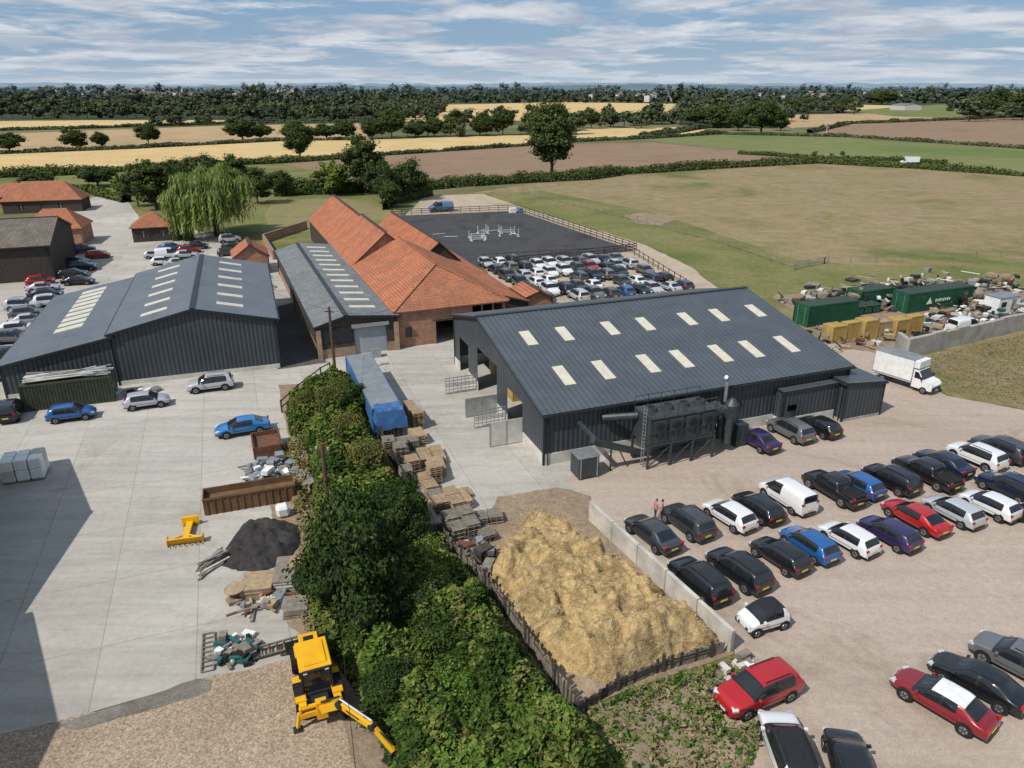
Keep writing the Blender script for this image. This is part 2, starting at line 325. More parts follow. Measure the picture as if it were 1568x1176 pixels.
sheet('concrete_yard',[(-900,560),(-100,455),(60,330),(150,300),(190,300),(215,335),(400,375),(430,400),(700,505),(1000,540),(920,735),(905,770),(760,900),(500,1010),(320,1040),(70,1110),(-800,1300)],8,concM,.15)
sheet('carpark',[(1200,520),(1345,530),(1350,560),(1450,606),(1568,628),(1900,650),(2300,1300),(1000,1300),(1040,1110),(1130,1010),(1110,975),(905,770),(880,745),(860,735),(920,715),(1000,600)],9,gravM,.3)
sheet('rough_gravel_area',[(70,1110),(180,1085),(320,1040),(440,1010),(520,990),(600,1300),(-600,1900),(-800,1300)],10,roughG,.4)
sheet('storage_ground',[(425,590),(520,585),(560,600),(640,800),(740,890),(900,1110),(1000,1100),(1140,1000),(1100,1080),(1060,1500),(640,1500),(490,990),(440,960),(420,850),(410,740),(450,700)],11,dirtM,.3)
sheet('heap_base',[(740,850),(800,790),(905,790),(1125,1002),(950,1062),(880,1095),(800,980)],13,dirtM,.1)
sheet('grass_bank',[(1398,548),(1568,508),(1900,500),(2100,640),(1568,628),(1450,606),(1405,575)],11,bankM,.4)
sheet('stockyard_ground',[(1180,455),(1300,440),(1700,440),(1800,490),(1568,498),(1380,545),(1300,535)],12,dirtM,.4)
sheet('alley_shade',[(425,470),(478,455),(500,556),(425,566)],10,shadeM,.1)  # dark sheet painting the cast shadow between the two sheds
sheet('earth_strip',[(735,400),(1000,385),(1060,445),(800,490)],13,trackM,.3)
sheet('dirt_patch',[(760,760),(850,748),(905,760),(905,790),(850,830),(760,880),(735,850)],12,dirtM,.3)
wet=ground('damp_concrete',[(.13,.118,.1),(.2,.18,.155)],.3,1.5,8,.2,fine=.25)
sheet('damp_strip',[(90,1112),(160,1088),(300,1042),(322,1044),(318,1058),(240,1084),(120,1118)],12,wet,.2)
sheet('riding_arena',[(600,331),(792,323),(972,384),(700,412)],14,arenaM,0)
# ------------------------------------------------------------------ buildings
def strips(mb,prof,ops,place,mat):
    """vertical wall under profile with real openings; place(s,z)->pt"""
    def hz(s):
        for (a,za),(b,zb) in zip(prof,prof[1:]):
            if a-1e-6<=s<=b+1e-6: return za+(zb-za)*(s-a)/(b-a)
        return prof[-1][1]
    br=sorted(set([p[0] for p in prof]+[o[0] for o in ops]+[o[1] for o in ops]))
    for a,b in zip(br,br[1:]):
        m=(a+b)/2; oz=sorted((o[2],o[3]) for o in ops if o[0]<=m<=o[1]); z=0
        for z0,z1 in oz:
            if z0>z+1e-3: mb.face([place(a,z),place(b,z),place(b,z0),place(a,z0)],mat)
            z=z1
        mb.face([place(a,z),place(b,z),place(b,hz(b)),place(a,hz(a))],mat)
def shed(name,O,ang,prof,L,wall,roof,lights=(),ops0=(),opsL=(),opsS=(),opsE=(),ov=.3,plh=.0,plm=None,trim=None,gut=True):
    e=empty(name,(O[0],O[1],0),ang); W=prof[-1][0]; mb=MB()
    strips(mb,prof,ops0,lambda s,z:(s,0,z),wall); strips(mb,prof,opsL,lambda s,z:(s,L,z),wall)
    strips(mb,[(0,prof[0][1]),(L,prof[0][1])],opsS,lambda s,z:(0,s,z),wall)
    strips(mb,[(0,prof[-1][1]),(L,prof[-1][1])],opsE,lambda s,z:(W,s,z),wall)
    mb.build('walls',parent=e)
    rb=MB(); n=len(prof)-1
    for i,((a,za),(b,zb)) in enumerate(zip(prof,prof[1:])):
        sl=(zb-za)/(b-a); a2=a-(ov if i==0 else 0); b2=b+(ov if i==n-1 else 0); z1=za+(a2-a)*sl; z2=zb+(b2-b)*sl
        for dz in (.03,.13):
            rb.face([(a2,-ov,z1+dz),(b2,-ov,z2+dz),(b2,L+ov,z2+dz),(a2,L+ov,z1+dz)],roof)
        tm=trim or roof
        for t in (-ov,L+ov): rb.face([(a2,t,z1-.12),(b2,t,z2-.12),(b2,t,z2+.13),(a2,t,z1+.13)],tm)
        if i==0: rb.face([(a2,-ov,z1-.05),(a2,L+ov,z1-.05),(a2,L+ov,z1+.13),(a2,-ov,z1+.13)],tm)
        if i==n-1: rb.face([(b2,-ov,z2-.05),(b2,L+ov,z2-.05),(b2,L+ov,z2+.13),(b2,-ov,z2+.13)],tm)
        if abs(b-a)>6 and gut:
            for f in (.5,) if abs(b-a)<12 else (.46,):
                s=a+(b-a)*f; z=za+(zb-za)*f
                rb.face([(s-.03,-ov,z+.136-abs(sl)*.03),(s+.03,-ov,z+.145+abs(sl)*.03),(s+.03,L+ov,z+.145+abs(sl)*.03),(s-.03,L+ov,z+.136-abs(sl)*.03)],roof)
    rb.build('roof',parent=e)
    tb=MB(); tm=trim or wall
    for (a,za) in prof[1:-1]: tb.box((a,L/2,za+.15),(.5,L+2*ov,.07),tm)
    if gut:
        for a,za in (prof[0],prof[-1]):
            x=a-(ov+.08) if a==0 else a+ov+.08; tb.box((x,L/2,za-.08),(.15,L+2*ov,.13),tm)
            for t in (.3,L/2,L-.3): tb.cyl((a+(-.12 if a==0 else .12),t,0),(a+(-.12 if a==0 else .12),t,za-.1),.05,.05,tm,8)
    for t in (0,L):
        for s in (0,W): tb.box((s,t,(prof[0][1] if s==0 else prof[-1][1])/2),(.16,.16,(prof[0][1] if s==0 else prof[-1][1])-.02),tm)
    tb.build('trim_and_gutters',parent=e)
    if plh:
        pb=MB()
        def cut(L0,ops):
            segs=[(-.03,L0+.03)]
            for o in ops:
                if o[2]<plh: segs=[q for a,b in segs for q in (((a,o[0]),(o[1],b)) if a<o[0]<b else ((a,b),))]
            return segs
        for a,b in cut(W,ops0): pb.box(((a+b)/2,-.01,plh/2),(b-a,.08,plh),plm)
        for a,b in cut(W,opsL): pb.box(((a+b)/2,L+.01,plh/2),(b-a,.08,plh),plm)
        for a,b in cut(L,opsS): pb.box((-.014,(a+b)/2,plh/2+.003),(.08,b-a-.09,plh),plm)
        for a,b in cut(L,opsE): pb.box((W+.014,(a+b)/2,plh/2+.003),(.08,b-a-.09,plh),plm)
        pb.build('plinth',parent=e)
    if lights:
        lb=MB()
        def hz(s):
            for (a,za),(b,zb) in zip(prof,prof[1:]):
                if a<=s<=b: return za+(zb-za)*(s-a)/(b-a)
        for s0,s1,t0,t1 in lights:
            lb.face([(s0,t0,hz(s0)+.16),(s1,t0,hz(s1)+.16),(s1,t1,hz(s1)+.16),(s0,t1,hz(s0)+.16)],skyl)
            for t in (t0,t1): lb.face([(s0,t,hz(s0)+.1),(s1,t,hz(s1)+.1),(s1,t,hz(s1)+.16),(s0,t,hz(s0)+.16)],skyl)
            for s in (s0,s1): lb.face([(s,t0,hz(s)+.1),(s,t1,hz(s)+.1),(s,t1,hz(s)+.16),(s,t0,hz(s)+.16)],skyl)
        lb.build('skylights',parent=e)
    return e
A0=R(20.7); U=Vector((math.cos(A0),math.sin(A0),0)); Vv=Vector((-U.y,U.x,0)); A=Vector((2.5,51.9,0))
O=A+U*30.2
def L2(u,v,z=0): return A+U*u+Vv*v+Vector((0,0,z))
lt=[]
for uu in (2.6,6.2,10.9,14.7,19.4,23.1,27.5):
    lt.append((9.8,12.3,30.2-uu-1.0,30.2-uu)); 
for uu in (3.2,6.9,11.3,14.7,18.8,22.2,26.2):
    lt.append((3.1,6.0,30.2-uu-1.0,30.2-uu))
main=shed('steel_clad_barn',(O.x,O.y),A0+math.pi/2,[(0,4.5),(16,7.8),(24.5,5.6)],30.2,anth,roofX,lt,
     opsL=[(4.6,8.2,0,3.6),(11.0,16.6,0,4.6),(19.6,22.6,0,3.8)],plh=1.0,plm=plinth,trim=steelD,opsS=[(14,15,0,2.1)])
ib=MB(); ib.box((8,15,.02),(15.6,29,.04),concM)
for t in (6,12,18,24): ib.box((12,t,3.2),(.25,.3,6.4),steelD)
ib.box((14,26,1.2),(2.5,4,2.4),mustard); ib.box((6.3,27,.8),(1.5,2,1.6),steelG); ib.box((20,26,1.5),(2,3,3),woodL)
ib.build('interior_fittings',parent=main)
db=MB()
for s,w,h,m in ((4.5,2.9,2.2,steelG),(8.4,3.0,1.7,steelG),(10.9,3.0,1.8,steelG),(16.8,3.2,1.7,steelG)):
    y0=30.25
    if s in (4.5,10.9):
        db.box((s,y0+w/2,h/2+.1),(.07,w,h),steelG if s==10.9 else plinth)
        for q in (0,w/2,w): db.box((s-.04,y0+q,h/2+.1),(.05,.08,h),steelG)
    else:
        db.box((s,y0+w/2,.1+h/2),(.05,w,.08),m)
        for z in (.15,.5,.8,1.1,1.4,h): db.box((s,y0+w/2,z),(.06,w,.07),m)
        for q in np.linspace(0,w,9): db.box((s,y0+q,h/2+.1),(.045,.05,h),m)
db.build('open_door_leaves',parent=main)
an=L2(28.3,-1.9); 
shed('lean_to_store',(an.x,an.y),A0,[(0,3.7),(4.4,3.3)],7.5,anth,roofX,plh=.25,plm=concW,trim=steelD,ov=.15)
an2=L2(22.2,-1.0); 
shed('lean_to_store',(an2.x,an2.y),A0,[(0,3.4),(6.0,3.45)],1.0,anth,roofX,plh=.9,plm=plinth,trim=steelD,ov=.1,gut=False,ops0=[(.6,1.6,.0,2.1)])
AL=R(19.45); B0=(-48.9,65.5)
lt=[(9.9+x0,9.9+x0+2.6,t,t+1.0) for x0 in (2.6,10.0) for t in (2.6,6.6,10.8,14.9,19.1,23.2)]
shed('steel_clad_barn',(B0[0]+9.9*math.cos(AL),B0[1]+9.9*math.sin(AL)),AL,[(0,5.5),(7.8,7.3),(15.6,5.5)],26.7,anth,roofY,
     [(a-9.9,b-9.9,c,d) for a,b,c,d in lt],plh=.5,plm=plinth,trim=steelD)
lt=[(3.4,6.2,t,t+1.45) for t in np.arange(7,25,2.05)]
shed('lean_to_barn',(B0[0],B0[1]),AL,[(0,3.3),(9.87,5.15)],26.4,anth,roofY,lt,plh=.4,plm=plinth,trim=steelD)
AC=R(22)
lt=[(4.3,7.2,t,t+.95) for t in np.arange(3,42,3.3)]
cs_=shed('long_workshop_shed',(-21.3,76.5),AC,[(0,3.8),(3.2,4.7),(8.9,4.1)],43,woodD,roofOld,lt,ops0=[(4.0,7.7,0,3.2)],plh=1.1,plm=pm('old_brick_base',(.34,.25,.17),(.22,.16,.11),.9,1.5),trim=steelD)
b=MB(); b.box((5.85,.25,1.6),(3.7,.08,3.2),clad('roller_shutter',(.3,.34,.37),'Z',.12,rough=.4)); b.box((5.85,-.06,3.4),(4.2,.25,.4),steelG)
b.box((2,-.06,2.6),(3.5,.06,1.6),steelD)
for x in (.12,8.78): b.box((x,-.12,1.7),(.5,.2,3.4),woodL)
b.box((6.0,-1.5,.5),(1.0,.8,1.0),steelG)
b.build('roller_door_and_posts',parent=cs_)
bb=empty('brick_barn',(-13.2,80.3,0),AC)
mb=MB(); Wb=13.4; Lb=25; ez=4.5; rz=8.0
strips(mb,[(0,ez),(Wb,ez)],[(4.6,7.2,0,2.7),(9.2,13,2.2,4.1),(1.0,1.8,1.2,2.4)],lambda s,z:(s,0,z),brick)
for s in (0,Wb): mb.face([(s,0,0),(s,Lb,0),(s,Lb,ez),(s,0,ez)],brick)
mb.face([(0,Lb,0),(Wb,Lb,0),(Wb,Lb,ez),(6.7,Lb,rz),(0,Lb,ez)],brick)
for s in (4.5,7.3): mb.box((s,-.06,1.4),(.25,.2,2.8),brick)
mb.box((5.9,-.05,2.85),(3.2,.16,.25),woodD); mb.box((11.1,-.05,2.1),(4,.14,.18),woodG)
for s in (10.4,11.8): mb.box((s,.05,3.2),(.16,.16,2),woodG)
mb.box((1.4,.1,1.8),(.8,.05,1.2),glassM)
mb.build('walls',parent=bb)
rb=MB(); o=.35; e0=ez-.1
hp=(6.7,6.2,rz)
def slab(mb,pts,mat,th=.12):
    mb.face(pts,mat); mb.face([(p[0],p[1],p[2]-th) for p in pts],mat)
    for a,b in zip(pts,pts[1:]+pts[:1]): mb.face([a,b,(b[0],b[1],b[2]-th),(a[0],a[1],a[2]-th)],mat)
slab(rb,[(-o,-o,e0),(-o,Lb,e0),(6.7,Lb,rz),hp],tileM); slab(rb,[(Wb+o,-o,e0),(Wb+o,Lb,e0),(6.7,Lb,rz),hp],tileM)
slab(rb,[(-o,-o,e0),(Wb+o,-o,e0),hp],tileH)
rb.beam((6.7,6,rz+.05),(6.7,Lb,rz+.05),.35,.14,tileH)
for x in (-o,Wb+o): rb.beam((x,-o,e0+.06),(6.7,6.2,rz+.06),.3,.12,tileH)
rb.build('tiled_roof',parent=bb)
def bsh(name,s,t,ang,prof,L,roof=tileM,wall=brick,**k):
    q=Matrix.Rotation(AC,3,'Z')@Vector((s,t,0)); return shed(name,(-13.2+q.x,80.3+q.y),AC+ang,prof,L,wall,roof,trim=woodD,gut=False,**k)
bsh('brick_barn',-.3,25.1,0,[(0,4.3),(5.2,8.7),(10.4,4.3)],17)
bsh('brick_barn',-.1,42.2,0,[(0,4.1),(5.0,8.3),(10,4.1)],28,wall=woodD)
bsh('stable_wing',10.3,27,0,[(0,4.0),(3,6.4),(6,3.6)],30,wall=woodD)
bsh('stable_wing',13.6,4.5,0,[(0,4.0),(4.6,2.6)],34,wall=woodD,opsE=[(6,8,0,2.2),(12,14,0,2.2),(18,20,0,2.2)])
bsh('stable_wing',18.3,5.0,0,[(0,3.0),(1.8,3.6),(3.6,2.6)],5,wall=brick)
bsh('brick_outbuilding',-15.5,44,0,[(0,3.0),(2.6,4.8),(5.2,3.0)],6)
def wallseg(name,p,q,h,th,mat,cap=None):
    b=MB(); b.beam((p.x,p.y,h/2),(q.x,q.y,h/2),th,h,mat)
    if cap: b.beam((p.x,p.y,h+.04),(q.x,q.y,h+.04),th+.1,.08,cap)
    return b.build(name)
wallseg('brick_garden_wall',P(404,372),P(470,350),1.6,.3,brick,woodG); wallseg('brick_garden_wall',P(404,372),P(420,398),1.6,.3,brick,woodG)
shed('old_grey_barn',(-71.5,113),A0+math.pi/2,[(0,5.4),(10,8.2),(20,5.4)],30,woodD,roofBrown,trim=steelD)
shed('old_grey_barn',(-80,101),A0+math.pi/2,[(0,3.4),(8,4.6)],22,woodD,roofOld,trim=steelD)
def hiphouse(name,c,ang,w,d,ez,rz,rl,wall,chim=False,door=True,roof=None):
    roof=roof or tileH
    e=empty(name,c,ang); mb=MB()
    strips(mb,[(-w/2,ez),(w/2,ez)],[(-w*.3,-w*.3+1.1,.9,2.1),(w*.2,w*.2+1.1,.9,2.1),(-.5,.5,0,2.1)],lambda s,z:(s,-d/2,z),wall)
    mb.face([(-w/2,d/2,0),(w/2,d/2,0),(w/2,d/2,ez),(-w/2,d/2,ez)],wall)
    for s in (-w/2,w/2): mb.face([(s,-d/2,0),(s,d/2,0),(s,d/2,ez),(s,-d/2,ez)],wall)
    mb.build('walls',parent=e)
    gb=MB(); 
    for x in (-w*.3+.55,w*.2+.55): gb.box((x,-d/2+.1,1.5),(1.1,.04,1.2),glassM); gb.box((x,-d/2+.06,1.5),(.05,.05,1.2),white)
    gb.box((0,-d/2+.1,1.05),(1,.05,2.1),woodD); gb.build('windows_and_door',parent=e)
    rb=MB(); q=.4; e0=ez-.05; a=(-w/2-q,-d/2-q,e0);b=(w/2+q,-d/2-q,e0);c2=(w/2+q,d/2+q,e0);dd=(-w/2-q,d/2+q,e0);r1=(-rl/2,0,rz);r2=(rl/2,0,rz)
    slab(rb,[a,b,r2,r1],roof); slab(rb,[dd,c2,r2,r1],roof); slab(rb,[a,dd,r1],roof); slab(rb,[b,c2,r2],roof)
    if chim: rb.box((rl/2-.5,0,rz+.4),(.9,.9,1.8),brick)
    rb.build('tiled_roof',parent=e); return e
hiphouse('brick_farm_building',P(95,372),R(15),9.5,8,3.4,6.6,4,brick)
hiphouse('brick_farm_building',P(75,322),R(15),17,8,3.0,7.0,9,woodD)
hiphouse('brick_farm_building',P(30,315),R(15),10,7,2.8,5.6,5,brick)
hiphouse('timber_garden_building',P(237,366),R(20),7,5.5,2.9,5.4,.6,woodD)
hiphouse('farmhouse',P(300,296),R(10),10,7,4,7,5,brick,True,roof=roofBrown)
for ox,oy in ((-32.0,30.4),(-23.6,11.6)):
    shed('tall_steel_barn',(ox,oy),R(112.5),[(0,6),(10.1,9.1),(20.4,6)],28,anth,roofX,trim=steelD)
# ------------------------------------------------------------------ fences
def resample(pts,step):
    out=[];
    for a,b in zip(pts,pts[1:]):
        n=max(1,round((b-a).length/step)); out+=[a.lerp(b,i/n) for i in range(n)]
    return out+[pts[-1]]
def rail(name,px,mat,h=1.3,n=3,step=2.4,pw=.12,close=False,rw=.1):
    pts=[P(*q) for q in px]; 
    if close: pts.append(pts[0])
    ps=resample(pts,step); b=MB()
    for p in ps: b.box((p.x,p.y,h/2),(pw,pw,h+.1),mat)
    for p,q in zip(ps,ps[1:]):
        for k in range(n): z=h*(k+1)/n-.08; b.beam((p.x,p.y,z),(q.x,q.y,z),.05,rw,mat)
    return b.build(name)
rail('arena_fence',[(602,332),(600,330),(792,322),(974,384),(735,412)],woodD,1.4,3,rw=.14)
rail('carpark_fence',[(740,400),(965,387),(1050,440)],woodD,1.3,2)
rail('carpark_fence',[(880,415),(1000,440)],steelG,1.2,3,pw=.07,rw=.05)
rail('paddock_fence',[(800,296),(950,333),(1100,372),(1215,412),(1262,404)],woodG,1.2,2,3.5,rw=.06)
rail('paddock_fence',[(700,292),(800,290),(1050,262),(1240,252)],woodG,1.2,1,5,rw=.04)
rail('paddock_fence',[(1262,404),(1568,392),(1700,392)],woodG,1.1,1,5,rw=.04)
rail('paddock_gate',[(1215,414),(1268,402)],steelG,1.2,5,3,rw=.05,pw=.1)
rail('yard_railing',[(432,632),(458,607),(492,580),(506,572)],woodD,1.25,2,2.2,rw=.12)
def boards(name,px,mat,h=1.6,w=.16,post=True):
    ps=resample([P(*q) for q in px],w*1.12); b=MB()
    for i,(p,q) in enumerate(zip(ps,ps[1:])):
        if random.random()<.06: continue
        hh=h*random.uniform(.82,1.08); ang=math.atan2((q-p).y,(q-p).x); M=Matrix.Rotation(ang,3,'Z')@Matrix.Rotation(random.uniform(-.06,.06),3,'Y')@Matrix.Rotation(random.uniform(-.08,.08),3,'X')
        b.box((p.x,p.y,hh/2),(w,.035,hh),mat if random.random()<.8 else woodD,M=M)
    for p in ps[::16]: b.box((p.x,p.y,h/2+.1),(.16,.16,h+.3),woodD)
    for p,q in zip(ps[::16],ps[16::16]):
        for z in (.4,h-.3): b.beam((p.x,p.y,z),(q.x,q.y,z),.06,.1,woodD)
    return b.build(name)
boards('board_fence',[(632,770),(690,850),(745,905),(815,1005),(880,1100)],woodG,1.4)
boards('board_fence',[(880,1100),(945,1058),(1010,1030),(1110,1000)],woodG,.9)
boards('board_fence',[(565,640),(600,710),(632,770)],woodD,1.5)
p=P(905,1010); b=MB(); b.box((0,0,.8),(.22,.22,1.6),rust); b.build('steel_post',(p.x,p.y,0))
def panelwall(name,p,q,h,th,mat,step=3.0):
    ps=resample([p,q],step); b=MB()
    for a,c in zip(ps,ps[1:]):
        hh=h*random.uniform(.94,1.04); d=(c-a).normalized()*.03; b.beam((a.x+d.x,a.y+d.y,hh/2),(c.x-d.x,c.y-d.y,hh/2),th,hh,mat)
    return b.build(name,bev=.02)
panelwall('concrete_panel_wall',P(903,796),P(1120,1000),1.5,.24,pm('pale_concrete',(.58,.54,.48),(.33,.31,.27),.9,.8,detail=6))
panelwall('concrete_block_wall',P(1385,547),P(1620,492),2.2,.5,concW,2.2)
panelwall('concrete_block_wall',P(1385,547),P(1372,536),2.2,.5,concW,2.2)
# ------------------------------------------------------------------ mounds
def seg_dist(X,Y,poly):
    d=np.full(X.shape,1e9); ins=np.zeros(X.shape,bool); n=len(poly)
    for i in range(n):
        x1,y1=poly[i][:2]; x2,y2=poly[(i+1)%n][:2]; dx,dy=x2-x1,y2-y1; t=np.clip(((X-x1)*dx+(Y-y1)*dy)/(dx*dx+dy*dy+1e-9),0,1)
        d=np.minimum(d,np.hypot(X-x1-t*dx,Y-y1-t*dy)); c=((y1>Y)!=(y2>Y))&(X<(x2-x1)*(Y-y1)/((y2-y1)+1e-12)+x1); ins^=c
    return np.where(ins,d,-d)
def fbm(X,Y,s,o=4,seed=0.):
    out=np.empty(X.size); xf=X.ravel();yf=Y.ravel()
    for i in range(X.size):
        out[i]=noise.fractal(Vector((xf[i]*s,yf[i]*s,seed)),1.0,2.0,o)
    return out.reshape(X.shape)
def relief(X,Y,d,h,fall,amp,ns,seed,rough,lump):
    t=np.clip(d/fall,0,1); prof=t*(2-t)
    Z=prof*h*(1+amp*fbm(X,Y,ns,4,seed))+np.clip(d,0,.3)*fbm(X,Y,ns*5,4,seed+5)*rough
    if lump: Z+=np.clip(d/1.0,0,1)*lump*fbm(X,Y,.7,3,seed+11)
    return Z
def mound(name,px,h,fall,cell,amp,ns,mat,seed=0,sm=True,rough=.5,lump=0):
    poly=[tuple(P(*q))[:2] for q in px]; xs=[p[0] for p in poly]; ys=[p[1] for p in poly]
    X,Y=np.meshgrid(np.arange(min(xs)-.5,max(xs)+.5,cell),np.arange(min(ys)-.5,max(ys)+.5,cell))
    d=seg_dist(X,Y,poly); Z=relief(X,Y,d,h,fall,amp,ns,seed,rough,lump)
    Z=np.where(d<=0,-.05,np.maximum(Z,.02))
    ny,nx=X.shape; V=np.stack([X,Y,Z],-1).reshape(-1,3); i=np.arange(nx-1)[None,:]+np.arange(ny-1)[:,None]*nx
    F=np.stack([i,i+1,i+nx+1,i+nx],-1).reshape(-1,4); keep=(d.ravel()[F]>-.25).all(1); F=F[keep]
    me=npmesh(name,V,F,np.zeros(len(F)),[mat])
    if sm: me.polygons.foreach_set('use_smooth',np.ones(len(F),bool))
    return addobj(name,me)
def scatter(name,px,h,fall,amp,ns,seed,dens,size,mats,wts,zoff=(.0,.35),asp=1.,up=0,low=0.,thin=None,flat=.55,rough=0,lump=0,cls=.22):
    poly=[tuple(P(*q))[:2] for q in px]; xs=[p[0] for p in poly]; ys=[p[1] for p in poly]
    area=(max(xs)-min(xs))*(max(ys)-min(ys)); n=int(area*dens); X=rng.uniform(min(xs),max(xs),n); Y=rng.uniform(min(ys),max(ys),n)
    d=seg_dist(X,Y,poly); k=d>0; X,Y,d=X[k],Y[k],d[k]
    Z=relief(X,Y,d,h,fall,amp,ns,seed,rough,lump)+rng.uniform(zoff[0],zoff[1],len(X))
    Z=np.maximum(Z*(1-low*rng.random(len(X))),.03)
    C=np.stack([X,Y,Z],1); Nn=rng.normal(0,flat,(len(X),3))+np.array([0,0,1.])
    V,F=cards(C,Nn,size*rng.uniform(.5,1.4,len(X)),asp,thin=thin) 
    cl=fbm(X,Y,cls,3,seed+9)+rng.normal(0,.12,len(X)); q=np.quantile(cl,np.cumsum(wts)[:-1]); mi=np.searchsorted(q,cl)
    return addobj(name,npmesh(name,V,F,mi,mats))
heap_px=[(800,803),(850,806),(915,848),(985,893),(1050,943),(1105,990),(1085,1003),(1010,1018),(945,1052),(865,1030),(815,1000),(775,945),(745,885),(762,855),(785,835)]
strL=leaf('straw_stalks',[(.14,.1,.045),(.34,.24,.105),(.52,.4,.21)],.45)
mound('straw_manure_heap',heap_px,1.75,1.7,.13,.3,.22,strawM,3.7,rough=1.5,lump=.8)
scatter('loose_straw',heap_px,1.75,1.7,.3,.22,3.7,80,.13,[strL],[1.],(-.02,.03),1.0,thin=.12,flat=.25,rough=1.5,lump=.8)
scatter('straw_litter',[(730,850),(770,800),(810,770),(860,775),(900,800),(860,830),(780,860),(750,890)],.05,1,.5,.5,2,60,.1,[strL],[1.],(0,.03),1.2,thin=.2,flat=.2)
mound('black_soil_heap',[(345,840),(372,802),(420,795),(460,805),(462,835),(440,862),(400,878),(362,875),(340,868)],.55,1.1,.15,.5,.6,soilM,8,lump=.3)
# ------------------------------------------------------------------ brambles
br1=[(438,632),(470,605),(505,590),(545,588),(560,640),(585,700),(625,770),(690,862),(740,910),(810,1012),(872,1102),(905,1120),(950,1180),(960,1400),(640,1400),(600,1185),(570,1110),(540,1050),(505,1000),(478,960),(478,900),(500,840),(480,780),(478,700),(445,668)]
mound('bramble_thicket',br1,1.6,1.6,.35,.9,.3,core,1,lump=.7)
scatter('bramble_thicket',br1,1.7,1.6,.9,.3,1,240,.15,[brD,brL,brO,brD,brL],[.28,.22,.16,.16,.18],(-.15,.45),1.0,lump=.7,cls=.3)
br2=[(880,1108),(945,1066),(1010,1045),(1110,1015),(1150,1005),(1120,1060),(1100,1120),(1180,1110),(1150,1170),(1120,1400),(930,1400),(940,1180)]
mound('weed_patch',br2,.35,1.5,.4,.9,.5,dirtM,2)
scatter('weed_patch',br2,.5,1.5,1.2,.4,2,110,.11,[dryL,brL,brD],[.5,.32,.18],(0,.5),1.2,low=.8,cls=.5)
br3=[(1400,552),(1568,512),(1700,520),(1750,620),(1568,622),(1450,600)]
scatter('rough_grass_tufts',br3,.1,1.5,1.,.4,4,20,.1,[brO,dryL],[.4,.6],(0,.12),1.3,thin=.4)
br4=[(430,690),(470,640),(480,760),(485,850),(500,960),(480,990),(455,940),(470,880),(455,800)]
scatter('weed_patch',br4,.4,1,1.,.4,6,110,.12,[dryL,brO],[.6,.4],(0,.35),1.2,low=.7)
scatter('weed_patch',[(1050,1090),(1110,1060),(1180,1090),(1170,1120),(1080,1130)],.1,1,1.,.4,6,45,.1,[dryL,brL],[.5,.5],(0,.2),1.2,low=.7)
# ------------------------------------------------------------------ trees
protos={}
def proto(key,name,mats,*a,**k):
    V,F,Mi=tree_arr(*a,**k); me=npmesh(name,V,F,Mi,mats); protos[key]=me
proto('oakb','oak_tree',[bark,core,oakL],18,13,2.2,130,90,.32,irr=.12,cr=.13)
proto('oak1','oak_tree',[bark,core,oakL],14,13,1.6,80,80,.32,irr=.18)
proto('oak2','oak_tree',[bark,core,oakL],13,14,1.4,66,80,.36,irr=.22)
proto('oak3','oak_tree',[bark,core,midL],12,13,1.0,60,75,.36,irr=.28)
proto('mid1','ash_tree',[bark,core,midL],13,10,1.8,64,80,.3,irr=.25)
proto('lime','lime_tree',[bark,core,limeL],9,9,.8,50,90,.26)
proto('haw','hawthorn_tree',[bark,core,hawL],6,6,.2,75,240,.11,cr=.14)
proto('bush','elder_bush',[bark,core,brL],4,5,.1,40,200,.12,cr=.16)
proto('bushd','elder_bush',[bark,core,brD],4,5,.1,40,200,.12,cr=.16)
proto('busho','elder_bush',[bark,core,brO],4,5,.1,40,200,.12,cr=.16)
ph=dict(oakb=18,oak1=14,oak2=13,oak3=12,mid1=13,lime=9,haw=6,bush=4,bushd=4,busho=4); pw=dict(oakb=13,oak1=13,oak2=14,oak3=13,mid1=10,lime=9,haw=6,bush=5,bushd=5,busho=5)
def tree(k,u,v,hp,wp,name=None):
    p=P(u,v); fw=p.y*CS+HC*SN; h=hp*fw/FP/CS; w=wp*fw/FP
    o=addobj(protos[k].name.split('.')[0],protos[k],(p.x,p.y,0),random.uniform(0,6.28),(w/pw[k],w/pw[k],h/ph[k])); return o
